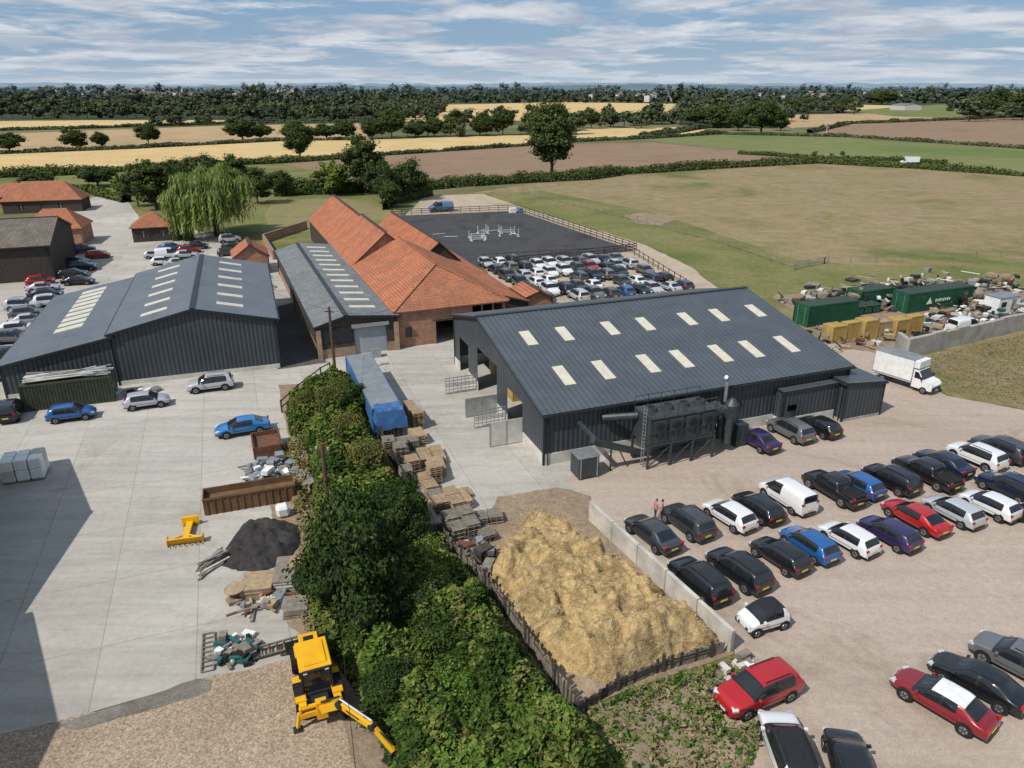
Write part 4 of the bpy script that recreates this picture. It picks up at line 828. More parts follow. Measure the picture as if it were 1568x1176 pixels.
# ------------------------------------------------------------------ backhoe digger
def backhoe(loc,hd):
    e=empty('backhoe_loader',loc,hd)
    b=MB(); b.box((.4,0,.95),(4.6,.8,.5),steelD); b.box((1.6,0,1.45),(1.7,.95,.65),yel); b.box((2.47,0,1.35),(.06,.8,.6),trimB); b.box((1.6,0,1.79),(1.2,.5,.03),trimB); b.cyl((1.2,.3,1.8),(1.2,.3,2.35),.05,.05,steelD,8)
    for sg in (-1,1): b.box((-.9,sg*.85,1.35),(1.7,.5,.12),yel); b.box((1.9,sg*.62,1.22),(.9,.3,.08),yel)
    b.build('chassis_and_bonnet',parent=e,bev=.03)
    c=MB(); 
    for x,y in ((-1.35,-.72),(-1.35,.72),(.65,-.7),(.65,.7),(-.3,.74),(-.3,-.74)): c.beam((x,y,1.1),(x*.93,y*.92,2.7),.09,.09,trimB)
    c.box((-.35,0,1.9),(1.85,1.32,1.5),glassM); c.box((-.35,0,1.2),(2.0,1.46,.3),trimB)
    c.box((-.35,0,2.74),(2.05,1.5,.12),yel); c.box((-.35,0,2.83),(1.6,1.1,.07),yel); c.box((-.3,0,1.5),(.6,.55,.7),trimB)
    c.box((-1.42,0,2.72),(.12,1.3,.1),trimB)
    for x in (-1.45,.75):
        for y in (-.5,.5): c.box((x,y,2.64),(.1,.2,.1),lampl)
    c.build('cab',parent=e,bev=.05)
    w=MB()
    for sg in (-1,1):
        for x,r,t in ((-.95,.78,.5),(2.0,.56,.38)):
            w.cyl((x,sg*.62,r),(x,sg*(.62+t),r),r,r,blk,22); w.cyl((x,sg*(.62+t),r),(x,sg*(.63+t),r),r*.55,r*.5,yel,14)
            for q in range(16):
                a=q*math.pi/8; w.box((x+math.cos(a)*r,sg*(.62+t/2),r+math.sin(a)*r),(.07,t,.06),blk,M=Matrix.Rotation(-a,3,'Y'))
    w.build('wheels',parent=e)
    l=MB()
    for sg in (-1,1):
        l.beam((.9,sg*.62,1.7),(2.6,sg*.62,1.25),.12,.24,trimB); l.beam((2.6,sg*.62,1.25),(3.3,sg*.62,.6),.12,.2,trimB); l.cyl((1.2,sg*.6,1.0),(2.4,sg*.6,1.15),.06,.06,steelG,8)
    pr=[(3.25,.85),(3.15,.3),(3.3,.08),(4.0,.06)]
    for (x1,z1),(x2,z2) in zip(pr,pr[1:]): l.beam((x1,0,z1),(x2,0,z2),2.3,.05,steelD)
    for sg in (-1,1): l.face([(3.25,sg*1.15,.85),(3.15,sg*1.15,.3),(3.3,sg*1.15,.08),(4.0,sg*1.15,.06)],steelD)
    l.build('loader_arms_and_bucket',parent=e)
    h=MB(); h.box((-1.95,0,.75),(.22,2.0,.3),yel); h.box((-1.95,0,1.15),(.18,1.9,.14),yel); h.box((-2.1,.0,1.0),(.35,.5,1.0),yel)
    for sg in (-1,1):
        h.beam((-1.95,sg*1.0,.95),(-2.0,sg*1.15,.15),.16,.16,yel); h.box((-2.0,sg*1.18,.05),(.4,.4,.06),steelD); h.box((-1.75,sg*.8,1.25),(.5,.35,.12),yel)
        h.box((-1.95,sg*.95,.95),(.2,.12,.5),yel)
    k=Vector((-2.25,0,1.1)); a=Vector((-3.3,-.75,2.1)); q=Vector((-4.7,-1.9,1.7)); t=Vector((-5.5,-2.6,.75))
    h.beam(k,a,.26,.36,yel); h.beam(a,q,.24,.34,yel); h.beam(q,t,.2,.26,yel); h.beam(q+Vector((.4,.3,.3)),t+Vector((0,0,.35)),.08,.08,steelD)
    h.cyl(k+Vector((0,0,.4)),a+Vector((.2,0,.25)),.06,.06,steelD,8); h.cyl(a+Vector((0,0,.3)),q+Vector((0,0,.3)),.055,.055,steelG,8)
    h.cyl(a-Vector((-.1,.16,0)),a+Vector((-.1,.16,0)),.2,.2,trimB,10); h.cyl(q-Vector((-.1,.15,0)),q+Vector((-.1,.15,0)),.18,.18,trimB,10)
    h.beam(a+Vector((-.3,-.25,-.085)),a+Vector((-.9,-.74,-.257)),.25,.12,trimB)
    d=Vector((-.7,-.65,0)).normalized(); pr=[t,t+Vector((0,0,-.4))+d*.1,t+Vector((0,0,-.68))-d*.2,t+Vector((0,0,-.6))-d*.55]
    for x1,x2 in zip(pr,pr[1:]): h.beam(x1,x2,.55,.05,steelD)
    h.build('backhoe_arm_and_stabilisers',parent=e,bev=.015)
    return e
p=P(486,1062); backhoe((p.x,p.y,.05),R(112))
b=MB(); b.box((0,-1.3,.35),(2.2,.1,.55),yel,M=Matrix.Rotation(.5,3,'X')); b.box((0,-1.0,.08),(2.2,.5,.05),yel); b.box((0,.0,.3),(.42,2.0,.18),yel); b.box((0,1.1,.45),(1.1,.15,.5),yel); b.box((0,1.3,.1),(1.2,.5,.06),yel)
for sg in (-1,1): b.beam((sg*.2,-.8,.4),(sg*.9,-1.2,.4),.08,.12,yel); b.box((sg*1.1,-1.1,.3),(.06,.55,.5),yel)
for x in np.linspace(-1,1,7): b.box((x,-1.5,.12),(.08,.2,.05),steelD)
p=P(289,818); b.build('yellow_grader_attachment',(p.x,p.y,.04),R(14),bev=.02)
# ------------------------------------------------------------------ containers, stores
def container(name,loc,ang,L,W,H,mat,top=None,rib=True,z=.0):
    b=MB(); b.box((0,0,H/2),(L,W,H),mat)
    if top: b.box((0,0,H+.03),(L*.99,W*.98,.06),top)
    if rib:
        for x in np.arange(-L/2+.15,L/2,.28):
            for sg in (-1,1): b.box((x,sg*(W/2+.015),H/2),(.14,.03,H*.9),mat)
        for x in np.arange(-L/2+.15,L/2,.28): b.box((x,0,H+(.07 if top else .01)),(.14,W*.95,.03),top or mat)
    for x in (-L/2,L/2):
        for sg in (-1,1): b.box((x,sg*W/2,H/2),(.14,.14,H+.04),mat)
        for sg in (-1,1): b.box((x*(1+.02/L*2),sg*W/4,H/2),(.05,.06,H*.85),steelG)
    for sg in (-1,1):
        for zz in (.08,H-.06): b.box((0,sg*(W/2+.02),zz),(L,.06,.14),mat)
    return b.build(name,loc,ang)
q0=P(552,578); q1=P(598,668)
mid=(q0+q1)/2; ang=math.atan2((q1-q0).y,(q1-q0).x)
ct=container('blue_storage_container',(mid.x-.1,mid.y,.02),ang,(q1-q0).length*.96,2.5,2.6,blueP,greyR,rib=False)
b=MB(); n=12
gp=[[None]*n for _ in range(n)]
for i in range(n):
    for j in range(n):
        x=-.8+1.7*i/(n-1); y=-1.4+2.8*j/(n-1); e_=max((x+.8)/1.7*1.1 if x>0 else 0,abs(y)/1.4); z=2.74-(.0 if e_<.88 else (e_-.88)*8)+.14*noise.noise(Vector((x*1.8,y*1.8,2)))
        gp[i][j]=(x,y,z)
for i in range(n-1):
    for j in range(n-1): b.face([gp[i][j],gp[i+1][j],gp[i+1][j+1],gp[i][j+1]],blueT)
b.build('blue_tarpaulin',(q1.x-.05,q1.y+.2,0),ang)
for u,v,a,L,m,tp,H in ((1262,492,22,8,green,dgreen,2.6),(1425,470,22,12,green,dgreen,2.6),(1330,466,22,6,green,dgreen,2.3)):
    p=P(u,v); container('green_storage_container',(p.x,p.y,.05),R(a),L,2.5,H,m,tp)
p=P(1425,470); q=Matrix.Rotation(R(22),3,'Z')@Vector((-2.2,-1.36,0)); b=MB(); b.face([(-.55,0,.8),(.55,0,.8),(0,0,1.75)],white); 
for i in range(8): b.box((1.2+i*.36,0,1.2),(.2,.02,.32 if i%2 else .42),white)
b.build('container_sign',(p.x+q.x,p.y+q.y,.2),R(22))
p=P(1312,482); b=MB()
for i in range(5):
    for j in range(2):
        x,y=i*1.5-3,j*1.3; b.box((x,y,.62),(1.2,.95,.9),green); b.box((x,y,1.15),(1.32,1.08,.1),dgreen); b.box((x,y+.2,1.24),(1.1,.5,.1),green)
        for dx in (-.45,.45): b.cyl((x+dx,y-.5,.12),(x+dx,y-.42,.12),.12,.12,blk,8)
b.build('wheeled_bin_row',(p.x,p.y,.05),R(22),bev=.05)
p=P(1530,478); b=MB(); b.box((0,0,1.2),(3.8,2.2,2.2),white); b.box((0,0,2.35),(4.0,2.4,.1),greyR)
b.box((-1.0,-1.11,1.4),(.9,.04,.7),glassM); b.box((.8,-1.11,1.05),(.8,.04,1.9),steelG)
for x in (-1.8,1.8): b.box((x,0,.1),(.2,2.2,.2),steelD)
b.build('site_cabin',(p.x,p.y,.03),R(20),bev=.03)
car('van','white',P(1476,502,.5),R(24),1.0)
p=P(1500,500); b=MB()
for i in range(7): b.box((i*1.1+random.uniform(-.1,.1),random.uniform(-.8,.8),.4),(.8,.8,.75),white if i%3 else greyR,rz=random.uniform(0,1))
b.build('bulk_bag',(p.x,p.y,.05),R(18),bev=.18)
p=P(103,622); container('olive_storage_container',(p.x,p.y+1,.05),AL,7.5,2.5,2.5,olive)
b=MB()
for i in range(60):
    b.cyl((-3.4,random.uniform(-1.1,1.1),2.65+random.uniform(0,.45)),(3.4+random.uniform(-1,.5),random.uniform(-1.1,1.1),2.65+random.uniform(0,.4)),.06,.06,random.choice([steelG,plinth,woodG]),6)
b.build('scaffold_pole_stack',(p.x,p.y+1,.0),AL)
def skip(name,loc,ang,L,W,H,mat,fill):
    b=MB(); 
    for sg in (-1,1):
        b.box((0,sg*W/2,H/2),(L,.08,H),mat); b.box((sg*L/2,0,H/2),(.08,W-.09,H),mat); b.box((0,sg*(W/2+.05),H-.06),(L+.1,.1,.12),mat)
        for x in np.linspace(-L/2+.2,L/2-.2,max(4,int(L/.45))): b.box((x,sg*(W/2+.06),H/2-.07),(.1,.08,H-.18),mat)
    b.box((0,0,H*.35),(L-.1,W-.1,H*.6),fill); return b.build(name,loc,ang)
p=P(410,690); skip('rusty_open_skip',(p.x,p.y,.05),R(112),3.0,2.1,1.1,rust,rust)
p=P(385,770); skip('brown_steel_trough',(p.x,p.y,.05),R(20),6.2,1.5,1.3,brownS,brownS)
for i in range(6):
    p=P(1275+i*24,522-i*2); container('mustard_site_panel',(p.x,p.y,.05),R(22),2.0,.9 if i%2 else 1.6,2.0+.2*(i%3),mustard if i!=3 else woodL)
def junk(name,px,n,smin,smax,mats,zmax=1.2):
    poly=[tuple(P(*q))[:2] for q in px]; xs=[p[0] for p in poly]; ys=[p[1] for p in poly]; b=MB(); k=0
    while k<n:
        x,y=random.uniform(min(xs),max(xs)),random.uniform(min(ys),max(ys))
        if seg_dist(np.array([x]),np.array([y]),poly)[0]<0: continue
        k+=1; s=random.uniform(smin,smax); m=random.choice(mats); z=random.random()**3*zmax; t=random.random(); M=Matrix.Rotation(random.uniform(0,6.28),3,'Z')@Matrix.Rotation(random.uniform(-.15,.15),3,'X')
        if t<.3: b.box((x,y,z+s*.2),(s*1.6,s*.9,s*.4+.1),m,M=M)
        elif t<.65: b.box((x,y,z+.06),(s*3,.16,.08),m,M=M)
        elif t<.75: b.cyl((x,y,z),(x+.02,y,z+s*.8),s*.3,s*.3,m,10)
        else:
            for q in range(4): b.box((x+q*.02,y,z+.1*q+.05),(s*1.5,s*1.2,.06),m,M=M)
    return b.build(name)
jm=[woodL,woodG,woodG,woodD,steelG,rust,concW,plinth,woodG,steelD,steelD,blk,woodL,white]
junk('salvage_pile',[(1180,462),(1300,445),(1400,432),(1540,432),(1568,445),(1480,470),(1380,478),(1240,470)],560,.25,1.1,jm,2.0)
junk('salvage_pile',[(1400,520),(1420,485),(1500,470),(1600,462),(1620,490),(1480,518),(1410,535)],420,.2,.9,jm+[white,tealM],1.2)
junk('salvage_pile',[(1225,520),(1260,500),(1400,490),(1400,520),(1260,545)],150,.25,.8,jm,1.0)
junk('timber_offcuts',[(350,905),(400,880),(470,880),(475,930),(380,950),(350,935)],60,.2,.6,[woodL,woodG,steelG,rust,plinth],.4)
junk('scrap_pile',[(325,985),(380,970),(395,985),(380,1015),(335,1022)],60,.15,.5,[tealM,white,steelG,blk,woodG,woodG],.5)
junk('scrap_pile',[(720,830),(750,850),(760,880),(735,895),(700,850)],60,.2,.7,[woodG,rust,woodD,steelG],.8)
junk('scrap_pile',[(1095,1035),(1140,1010),(1150,1030),(1110,1060)],25,.2,.5,[woodG,rust,white,plinth],.4)
junk('yard_clutter',[(375,715),(450,705),(455,735),(380,740)],60,.2,.6,[steelG,white,greyR,steelG,woodG],.7)
junk('yard_clutter',[(440,700),(480,735),(470,780),(440,760)],30,.2,.6,[woodG,steelG,woodD],.5)
junk('yard_clutter',[(170,600),(250,597),(250,603),(170,610)],18,.3,.6,[steelG,blk,woodG,white],.5)
junk('yard_clutter',[(395,395),(420,440),(410,445),(385,400)],30,.3,.7,[woodG,white,steelG,woodL],.6)
def ladder(name,p,q,w=.5,mat=woodG):
    b=MB(); d=(q-p).normalized(); nn=Vector((-d.y,d.x,0))*w/2
    for s in (-1,1): b.beam(p+nn*s+Vector((0,0,.12)),q+nn*s+Vector((0,0,.12)),.07,.09,mat)
    n=int((q-p).length/.35)
    for i in range(n+1): c=p.lerp(q,i/n)+Vector((0,0,.12)); b.beam(c-nn,c+nn,.05,.05,mat)
    return b.build(name)
ladder('ladder',P(318,1030),P(320,972),.6); ladder('ladder',P(400,1000),P(480,978),.8); ladder('ladder',P(385,1008),P(470,985),.6,woodD); ladder('ladder',P(430,1000),P(505,985),.6,rust)
b=MB()
for i in range(16):
    p=P(300+random.uniform(0,12),890-i*1.0); q=P(340+random.uniform(-5,15),852+random.uniform(-4,8)); b.beam(p+Vector((0,0,.1+.03*i)),q+Vector((0,0,.1+.04*i)),.12,.08,random.choice([steelG,woodG,plinth]))
b.build('timber_pile')
def pallets(u,v,nx,ny,nh,ang,mat,name='pallet_stack'):
    p=P(u,v); b=MB()
    for i in range(nx):
        for j in range(ny):
            top=nh-random.randint(0,max(1,nh//4))
            for k in range(top):
                ox,oy=i*1.25+random.uniform(-.04,.04),j*1.05+random.uniform(-.04,.04); z=.15*k
                for t in (-.4,0,.4): b.box((ox,oy+t,z+.06),(1.18,.09,.09),mat)
                for t in np.linspace(-.53,.53,7 if k==top-1 else 4): b.box((ox+t,oy,z+.125),(.13,.98,.022),mat)
    return b.build(name,(p.x,p.y,.05),ang)
aP=R(20.7)-R(90)
for u,v,nx,ny,nh,m in ((590,668,1,2,9,woodG),(640,655,1,1,12,woodL),(628,640,2,1,13,woodL),(596,700,1,2,11,woodG),(614,712,1,1,12,woodG),(648,700,2,2,5,woodL),(622,738,1,1,9,woodG),(652,742,2,1,6,woodL),(645,772,2,2,5,woodG),(690,768,2,1,6,woodL),(665,738,1,1,10,woodL),(690,808,2,2,8,woodG),(735,800,1,2,5,woodG),(655,786,1,2,6,woodL),(712,758,1,1,3,woodL),(600,650,1,1,9,woodG),(612,690,1,2,8,woodG),(632,722,1,1,8,woodL),(745,825,1,1,4,woodG)):
    pallets(u,v,nx,ny,nh,aP+R(random.uniform(-6,6)),m)
for u,v,L,W,H,m,z0 in ((668,722,1.3,2.2,.7,woodL,.05),(705,772,1.3,2.0,.6,woodL,.05),(655,812,1.2,2.4,1.1,woodG,.05),(640,676,1.2,1.8,.8,woodL,.05)):
    p=P(u,v); b=MB()
    for t in (-W*.35,0,W*.35): b.box((0,t,.05),(L,.1,.1),woodD)
    for k in range(int(H/.06)):
        for q in range(7): b.box((-L/2+(q+.5)*L/7+random.uniform(-.01,.01),random.uniform(-.06,.06),.13+.06*k),(L/7-.012,W,.045),m)
    b.build('timber_board_stack',(p.x,p.y,z0),aP+R(90+random.uniform(-8,8)))
for u,v,L,W,H,m,nme in ((396,905,1.8,1.8,.7,woodL,'timber_crate'),(440,890,1.2,2.6,.8,plinth,'sheet_material_stack'),(455,935,1.3,1.4,.4,woodG,'timber_crate'),(458,880,1.0,1.2,.9,woodL,'timber_crate')):
    p=P(u,v); b=MB(); b.box((0,0,.08),(L+.1,W+.1,.12),woodG)
    for k in range(int(H/.08)): b.box((random.uniform(-.03,.03),random.uniform(-.03,.03),.18+.08*k),(L,W,.07),m if k%3 else woodG)
    b.build(nme,(p.x,p.y,.03),R(10))
p=P(362,918); b=MB(); 
for z in (.0,.7): b.cyl((0,0,z+.03),(0,0,z+.1),.6,.6,woodL,20)
b.cyl((0,0,.1),(0,0,.73),.35,.35,rust,16); b.build('cable_drum',(p.x,p.y,.03))
b=MB()
for i in range(3):
    for j in range(2):
        b.box((i*.95,j*1.05,.07),(.9,1.0,.12),woodG)
        for k in range(2): b.box((i*.95,j*1.05,.56+k*.86),(.88,.98,.84),white if (i+j+k)%4 else plinth,rz=random.uniform(-.04,.04))
p=P(18,738); b.build('wrapped_bag_stack',(p.x,p.y,.05),R(20),bev=.09)
p=P(434,790); b=MB(); b.box((0,0,.45),(.9,.9,.85),white); b.build('bulk_bag',(p.x,p.y,.03),.4,bev=.18)
# ------------------------------------------------------------------ dust extraction plant
e=empty('dust_extraction_unit',tuple(A),A0)
b=MB()
x0,x1,y0,y1=7.4,13.4,-3.5,-1.0
for x in np.linspace(x0,x1,4):
    for y in (y0,y1): b.beam((x,y,0),(x,y,2.1),.16,.16,steelF)
for i in range(3):
    a,c=np.linspace(x0,x1,4)[i:i+2]; b.beam((a,y0,.1),(c,y0,1.9),.07,.07,steelF)
    cx=(a+c)/2; q=[(a,y0,2.0),(c,y0,2.0),(c,y1,2.0),(a,y1,2.0)]; w=[(cx-.2,-2.4,.8),(cx+.2,-2.4,.8),(cx+.2,-2.0,.8),(cx-.2,-2.0,.8)]
    for k in range(4): b.face([q[k],q[(k+1)%4],w[(k+1)%4],w[k]],steelF)
b.cyl((x0-.6,-2.2,.7),(x1+.2,-2.2,.7),.22,.22,steelF,12)
b.box(((x0+x1)/2,(y0+y1)/2,3.2),(x1-x0,y1-y0,2.4),steelF)
for x in np.arange(x0+.2,x1,.5): b.box((x,y0-.03,3.2),(.08,.06,2.3),steelF)
for z in (2.05,3.15,4.35): b.box(((x0+x1)/2,y0-.06,z),(x1-x0+.1,.08,.1),steelF)
for x in np.linspace(x0+.8,x1-.8,4):
    b.box((x,y0-.1,3.65),(1.05,.25,.95),steelF); b.cyl((x,y0-.22,3.65),(x,y0-.3,3.65),.4,.4,steelD,16); b.cyl((x,y0-.3,3.65),(x,y0-.31,3.65),.28,.28,blk,14)
    b.cyl((x,-2.2,4.4),(x,-2.2,4.75),.5,.42,steelF,14); b.cyl((x,-2.2,4.75),(x,-2.2,4.8),.3,.3,blk,12)
for y in (y0,y1):
    b.beam((x0,y,5.3),(x1,y,5.3),.05,.05,steelF); b.beam((x0,y,4.85),(x1,y,4.85),.04,.04,steelF)
    for x in np.linspace(x0,x1,6): b.beam((x,y,4.4),(x,y,5.3),.04,.04,steelF)
for sg in (-.2,.2): b.beam((x0-.15,-2.9+sg,0),(x0-.15,-2.9+sg,5.2),.05,.05,steelG)
for k in range(16): b.box((x0-.15,-2.9,.3+k*.31),(.04,.4,.04),steelG)
b.build('filter_housing_and_frame',parent=e)
b=MB()
for y in (-3.0,-2.1):
    b.cyl((x1,y,3.7),(x1+1.0,y,3.95),.36,.36,steelF,16); b.cyl((x1+1.0,y,3.95),(x1+1.7,y,3.1),.36,.36,steelF,16); b.cyl((x1+1.7,y,3.1),(x1+1.7,y,.8),.36,.36,steelF,16)
b.cyl((x1+2.8,-1.8,1.4),(x1+2.8,-1.8,3.6),.6,.6,steelF,18); b.cyl((x1+2.8,-1.8,.4),(x1+2.8,-1.8,1.4),.15,.6,steelF,18); b.cyl((x1+2.8,-1.8,3.6),(x1+2.8,-1.8,4.1),.6,.2,steelF,18)
b.cyl((x1+1.7,-1.9,2.6),(x1+2.6,-1.4,3.2),.25,.25,steelF,12)
b.box((x1+3.4,-2.3,1.0),(1.1,1.0,2.0),steelF); b.cyl((x1+2.9,-.7,3.4),(x1+2.9,-.7,5.5),.14,.14,steelG,10); b.cyl((x1+2.9,-.7,5.5),(x1+2.6,-.9,5.7),.16,.16,steelG,10)
b.build('ducts_and_cyclone',parent=e)
b=MB(); b.beam((3.2,-2.8,2.8),(7.6,-2.3,.9),.45,.45,steelF); b.cyl((3.4,-2.8,2.75),(2.8,-2.9,3.15),.26,.26,steelF,10); b.beam((4.6,-2.6,0),(4.6,-2.6,2.1),.1,.1,steelF); b.beam((6.2,-2.5,0),(5.2,-2.7,1.9),.08,.08,steelF); b.box((2.4,-2.5,1.0),(1.7,1.5,1.7),steelF); b.box((2.4,-2.5,1.9),(1.8,1.6,.08),steelG)
for x in (1.7,3.1): b.box((x,-3.27,1.0),(.08,.06,1.7),steelG)
b.beam((3.2,-2.6,2.9),(2.9,-.2,3.4),.28,.28,steelF); b.cyl((5.0,-.2,3.5),(7.4,-1.6,3.9),.28,.28,steelF,12)
b.build('auger_and_bin',parent=e)
# ------------------------------------------------------------------ poles & wires
poleM=pm('pole_timber',(.14,.075,.05),(.08,.045,.035),.9,3)
def pole(u,v,h):
    p=P(u,v); b=MB(); b.cyl((0,0,-.1),(0,0,h),.17,.12,poleM,10); b.beam((-.5,0,h-.5),(.5,0,h-.5),.1,.12,woodD)
    for x in (-.4,0,.4): b.cyl((x,0,h-.44),(x,0,h-.25),.05,.05,plinth,8)
    b.build('telegraph_pole',(p.x,p.y,0),R(-10)); return p+Vector((0,0,h-.3))
t1=pole(514,578,7.6); t2=pole(507,812,6.6)
def wire(a,c,sag=.6):
    cu=bpy.data.curves.new('overhead_wire','CURVE'); cu.dimensions='3D'; cu.bevel_depth=.012; s=cu.splines.new('POLY'); s.points.add(16)
    for i in range(17): t=i/16; q=a.lerp(c,t); s.points[i].co=(q.x,q.y,q.z-sag*4*t*(1-t),1)
    cu.materials.append(blk); COL.objects.link(bpy.data.objects.new('overhead_wire',cu))
wire(t1,t2); wire(t1,P(290,392,7.4)); wire(t1,P(607,470,5)); wire(t2,P(560,1330,7))
p=P(1265,205); b=MB(); b.cyl((0,0,0),(0,0,6),.25,.12,plinth,8)
for a in range(7): b.cyl((0,0,3+a*.4),(math.cos(a*2.1)*2.2,math.sin(a*2.1)*2.2,5+a*.45),.1,.03,plinth,5)
b.build('dead_tree',(p.x,p.y,0))
# ------------------------------------------------------------------ arena jumps
def jump(u,v,a,kind=0):
    p=P(u,v); b=MB()
    for x in (-1.3,1.3):
        b.box((x,0,.75),(.07,.07,1.5),white); b.box((x,0,.04),(.4,.5,.06),white)
        if kind==2: b.box((x+(.22 if x>0 else -.22),0,.5),(.36,.05,.8),white)
    for z in ((.35,),(.3,.7),(.3,.6))[kind]: b.cyl((-1.28,.06,z),(1.28,.06,z),.045,.045,white,8)
    b.build('show_jump',(p.x,p.y,.06),a)
for a in ((728,364,.2,1),(744,360,1.2),(755,356,.4),(766,360,1.5),(778,358,.1,1),(738,356,.9),(732,369,.3,2),(788,361,2.2)): jump(*a)
b=MB()
for u,v,a in ((690,362,.1),(672,358,.5)):
    p=P(u,v,.1); d=Vector((math.cos(a),math.sin(a),0))*1.4; b.cyl(p-d,p+d,.045,.045,white,8)
b.build('jump_poles')
p=P(785,326); b=MB(); b.box((0,0,.6),(1.6,1.0,1.2),white); b.box((2,0,.5),(1,1,1),blueP); b.build('arena_storage_box',(p.x,p.y,.02),.3,bev=.05)
# ------------------------------------------------------------------ people
skin=pm('skin',(.5,.3,.22),None,.6,3); hair=pm('hair',(.04,.025,.015),None,.7,3)
def person(p,hd,shirt,trous,stride=.0,arm=.25,s=1.0):
    e=empty('person',(p.x,p.y,.05),hd); e.scale=(s,s,s)
    V=[];E=[];Rr=[]
    def ad(v,r,par=None):
        V.append(v);Rr.append(r)
        if par is not None: E.append((par,len(V)-1))
        return len(V)-1
    pel=ad((0,0,.95),.135); w=ad((0,0,1.1),.125,pel); ch=ad((.01,0,1.32),.15,w); nk=ad((.0,0,1.48),.06,ch); ad((.01,0,1.56),.05,nk)
    for sg in (-1,1):
        hp=ad((0,sg*.1,.9),.1,pel); kn=ad((.04+sg*stride*.15,sg*.11,.5),.065,hp); an=ad((sg*stride*.3-.02,sg*.12,.1),.045,kn); ad((sg*stride*.3+.14,sg*.13,.05),.04,an)
        sh=ad((0,sg*.19,1.4),.06,ch); el=ad((-.02-sg*stride*.1,sg*(.24+arm*.2),1.12),.045,sh); wr=ad((.1-sg*stride*.15,sg*(.25+arm*.15),.88),.03,el)
    me=bpy.data.meshes.new('body'); me.from_pydata(V,E,[]); o=bpy.data.objects.new('body',me); COL.objects.link(o)
    sk=o.modifiers.new('s','SKIN'); 
    for i,r in enumerate(Rr): me.skin_vertices[0].data[i].radius=(r,r*(1.15 if i in(0,1,2) else 1))
    me.skin_vertices[0].data[0].use_root=True
    ss=o.modifiers.new('b','SUBSURF'); ss.levels=ss.render_levels=1
    bpy.context.view_layer.update(); dg=bpy.context.evaluated_depsgraph_get(); m2=bpy.data.meshes.new_from_object(o.evaluated_get(dg)); bpy.data.objects.remove(o)
    m2.materials.clear(); [m2.materials.append(m) for m in (shirt,trous,blk,skin)]
    for q in m2.polygons:
        z=q.center.z; q.use_smooth=True; q.material_index=3 if z>1.49 or (abs(q.center.y)>.2 and z<1.1 and z>.8) else (0 if z>.95 else (2 if z<.1 else 1))
    b_=bpy.data.objects.new('body',m2); COL.objects.link(b_); b_.parent=e
    h=MB(); Vs,Fs=csphere(5)
    for part,m,c,sz in (('h',skin,(.02,0,1.66),(.095,.075,.12)),('r',hair,(-.012,0,1.69),(.1,.085,.115))):
        i=len(h.v); h.v+=[(c[0]+q[0]*sz[0],c[1]+q[1]*sz[1],c[2]+q[2]*sz[2]) for q in Vs]; h.f+=[tuple(int(k)+i for k in f) for f in Fs]; h.m+=[h.mi(m)]*len(Fs)
    h.box((.118,0,1.65),(.03,.025,.04),skin)
    for sg in (-1,1): h.box((.107,sg*.03,1.675),(.012,.018,.01),blk); h.box((.02,sg*.08,1.65),(.03,.015,.05),skin)
    h.box((.106,0,1.6),(.01,.045,.01),redl)
    h.build('head',parent=e)
    f=MB()
    for sg in (-1,1):
        wx,wy,wz=.1-sg*stride*.15,sg*(.25+arm*.15),.88; f.box((wx+.03,wy,wz-.045),(.08,.03,.09),skin)
        for k,l in enumerate((.07,.08,.075,.06)): f.cyl((wx+.0+k*.02,wy,wz-.09),(wx+.01+k*.021,wy-sg*.01,wz-.09-l),.009,.007,skin,6)
        f.cyl((wx+.07,wy,wz-.04),(wx+.11,wy-sg*.01,wz-.09),.01,.008,skin,6)
    f.build('hands',parent=e); return e
pink=pm('pink_top',(.5,.22,.22),None,.9,3); navyc=pm('navy_cloth',(.03,.04,.08),None,.9,3); greyc=pm('grey_cloth',(.2,.2,.2),None,.9,3)
person(P(1003,796),R(200),pink,navyc,.3,s=.92); person(P(1012,797),R(160),pink,greyc,.1,s=.92)
person(P(28,646),R(40),navyc,blk,.2); person(P(384,404),R(250),blueT,navyc,.6); person(P(392,409),R(250),greyc,navyc,.2)
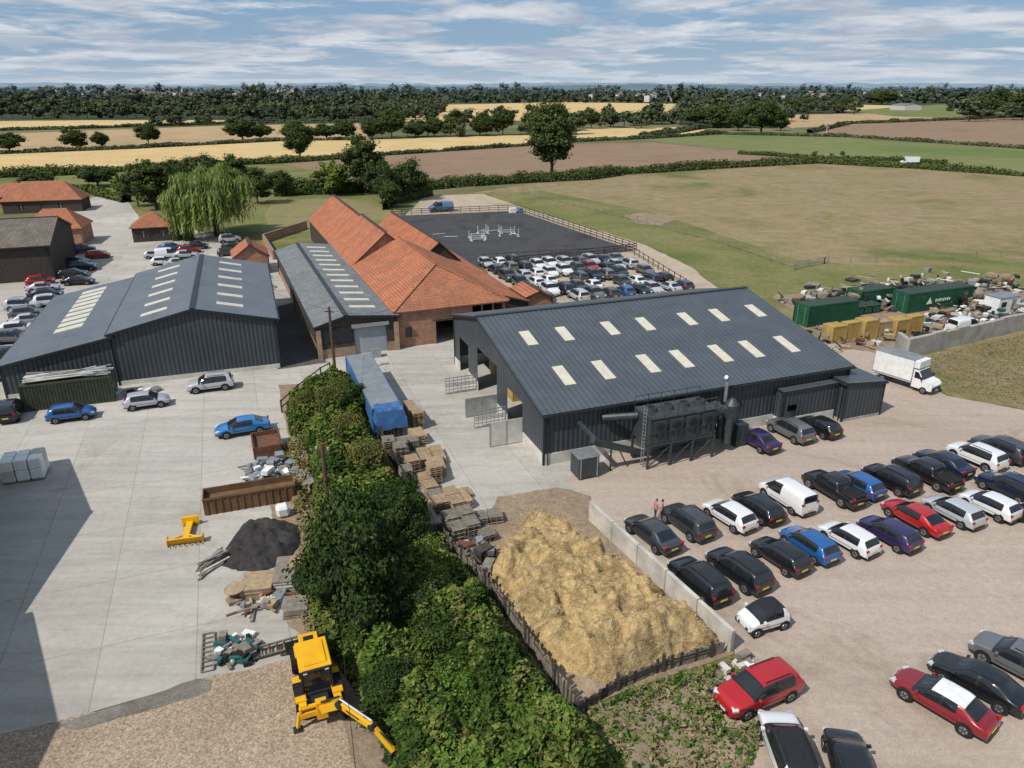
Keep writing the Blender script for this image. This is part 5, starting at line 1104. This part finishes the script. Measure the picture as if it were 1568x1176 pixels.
# ------------------------------------------------------------------ light, world, camera
sd=Vector((.643*.751,.643*.66,-.766)).normalized()
sl=bpy.data.lights.new('sun','SUN'); sl.energy=4.2; sl.angle=R(.53); sl.color=(1,.95,.88); so=bpy.data.objects.new('sun',sl); so.rotation_euler=sd.to_track_quat('-Z','Y').to_euler(); COL.objects.link(so)
w=bpy.data.worlds.new('World'); scene.world=w; w.use_nodes=True; nt=w.node_tree; bg=nt.nodes['Background']; bg.inputs[1].default_value=.07
sky=N(nt,'ShaderNodeTexSky',sky_type='NISHITA'); sky.sun_disc=False; sky.sun_elevation=R(50); sky.sun_rotation=R(228.7); sky.air_density=1.0; sky.dust_density=1.0; sky.ozone_density=1.5
tc=N(nt,'ShaderNodeTexCoord'); sp=N(nt,'ShaderNodeSeparateXYZ'); nt.links.new(tc.outputs['Generated'],sp.inputs[0])
def mth(op,a,b=None):
    m=N(nt,'ShaderNodeMath',operation=op)
    for i,v in enumerate((a,b)):
        if v is None: continue
        if isinstance(v,(int,float)): m.inputs[i].default_value=v
        else: nt.links.new(v,m.inputs[i])
    return m.outputs[0]
zp=mth('MAXIMUM',sp.outputs[2],0)
zz=mth('ADD',zp,.075)
cb=N(nt,'ShaderNodeCombineXYZ'); nt.links.new(mth('DIVIDE',sp.outputs[0],zz),cb.inputs[0]); nt.links.new(mth('DIVIDE',sp.outputs[1],zz),cb.inputs[1])
n1=noisen(nt,.75,7,.62,cb.outputs[0],.25); r1=ramp(nt,[(.44,(0,0,0)),(.54,(1,1,1))]); nt.links.new(n1.outputs[0],r1.inputs[0])
mp=N(nt,'ShaderNodeMapping'); mp.inputs['Location'].default_value=(.0,-.35,.15); nt.links.new(cb.outputs[0],mp.inputs[0])
n2=noisen(nt,.95,7,.62,mp.outputs[0],.25); r2=ramp(nt,[(.4,(10.6,10.9,11.3)),(.6,(6.0,6.7,8.0))]); nt.links.new(n2.outputs[0],r2.inputs[0])
skc=mixc(nt,'MIX',.65,sky.outputs[0],(3.3,5.9,9.4))
c1=mixc(nt,'MIX',mth('MULTIPLY',r1.outputs[0],.88),skc,r2.outputs[0])
hz=mth('POWER',2.718,mth('MULTIPLY',zp,-40))
c2=mixc(nt,'MIX',mth('MULTIPLY',hz,.8),c1,(7.8,9.0,10.3))
nt.links.new(c2,bg.inputs[0])
cam=bpy.data.cameras.new('camera'); co=bpy.data.objects.new('camera',cam); COL.objects.link(co); co.location=(0,0,HC); co.rotation_euler=(math.pi/2-TH,0,0)
cam.sensor_width=36; cam.lens=36*FP/1568; cam.clip_end=30000; cam.clip_start=.5; scene.camera=co
scene.view_settings.view_transform='Standard'; scene.view_settings.look='None'; scene.view_settings.exposure=0
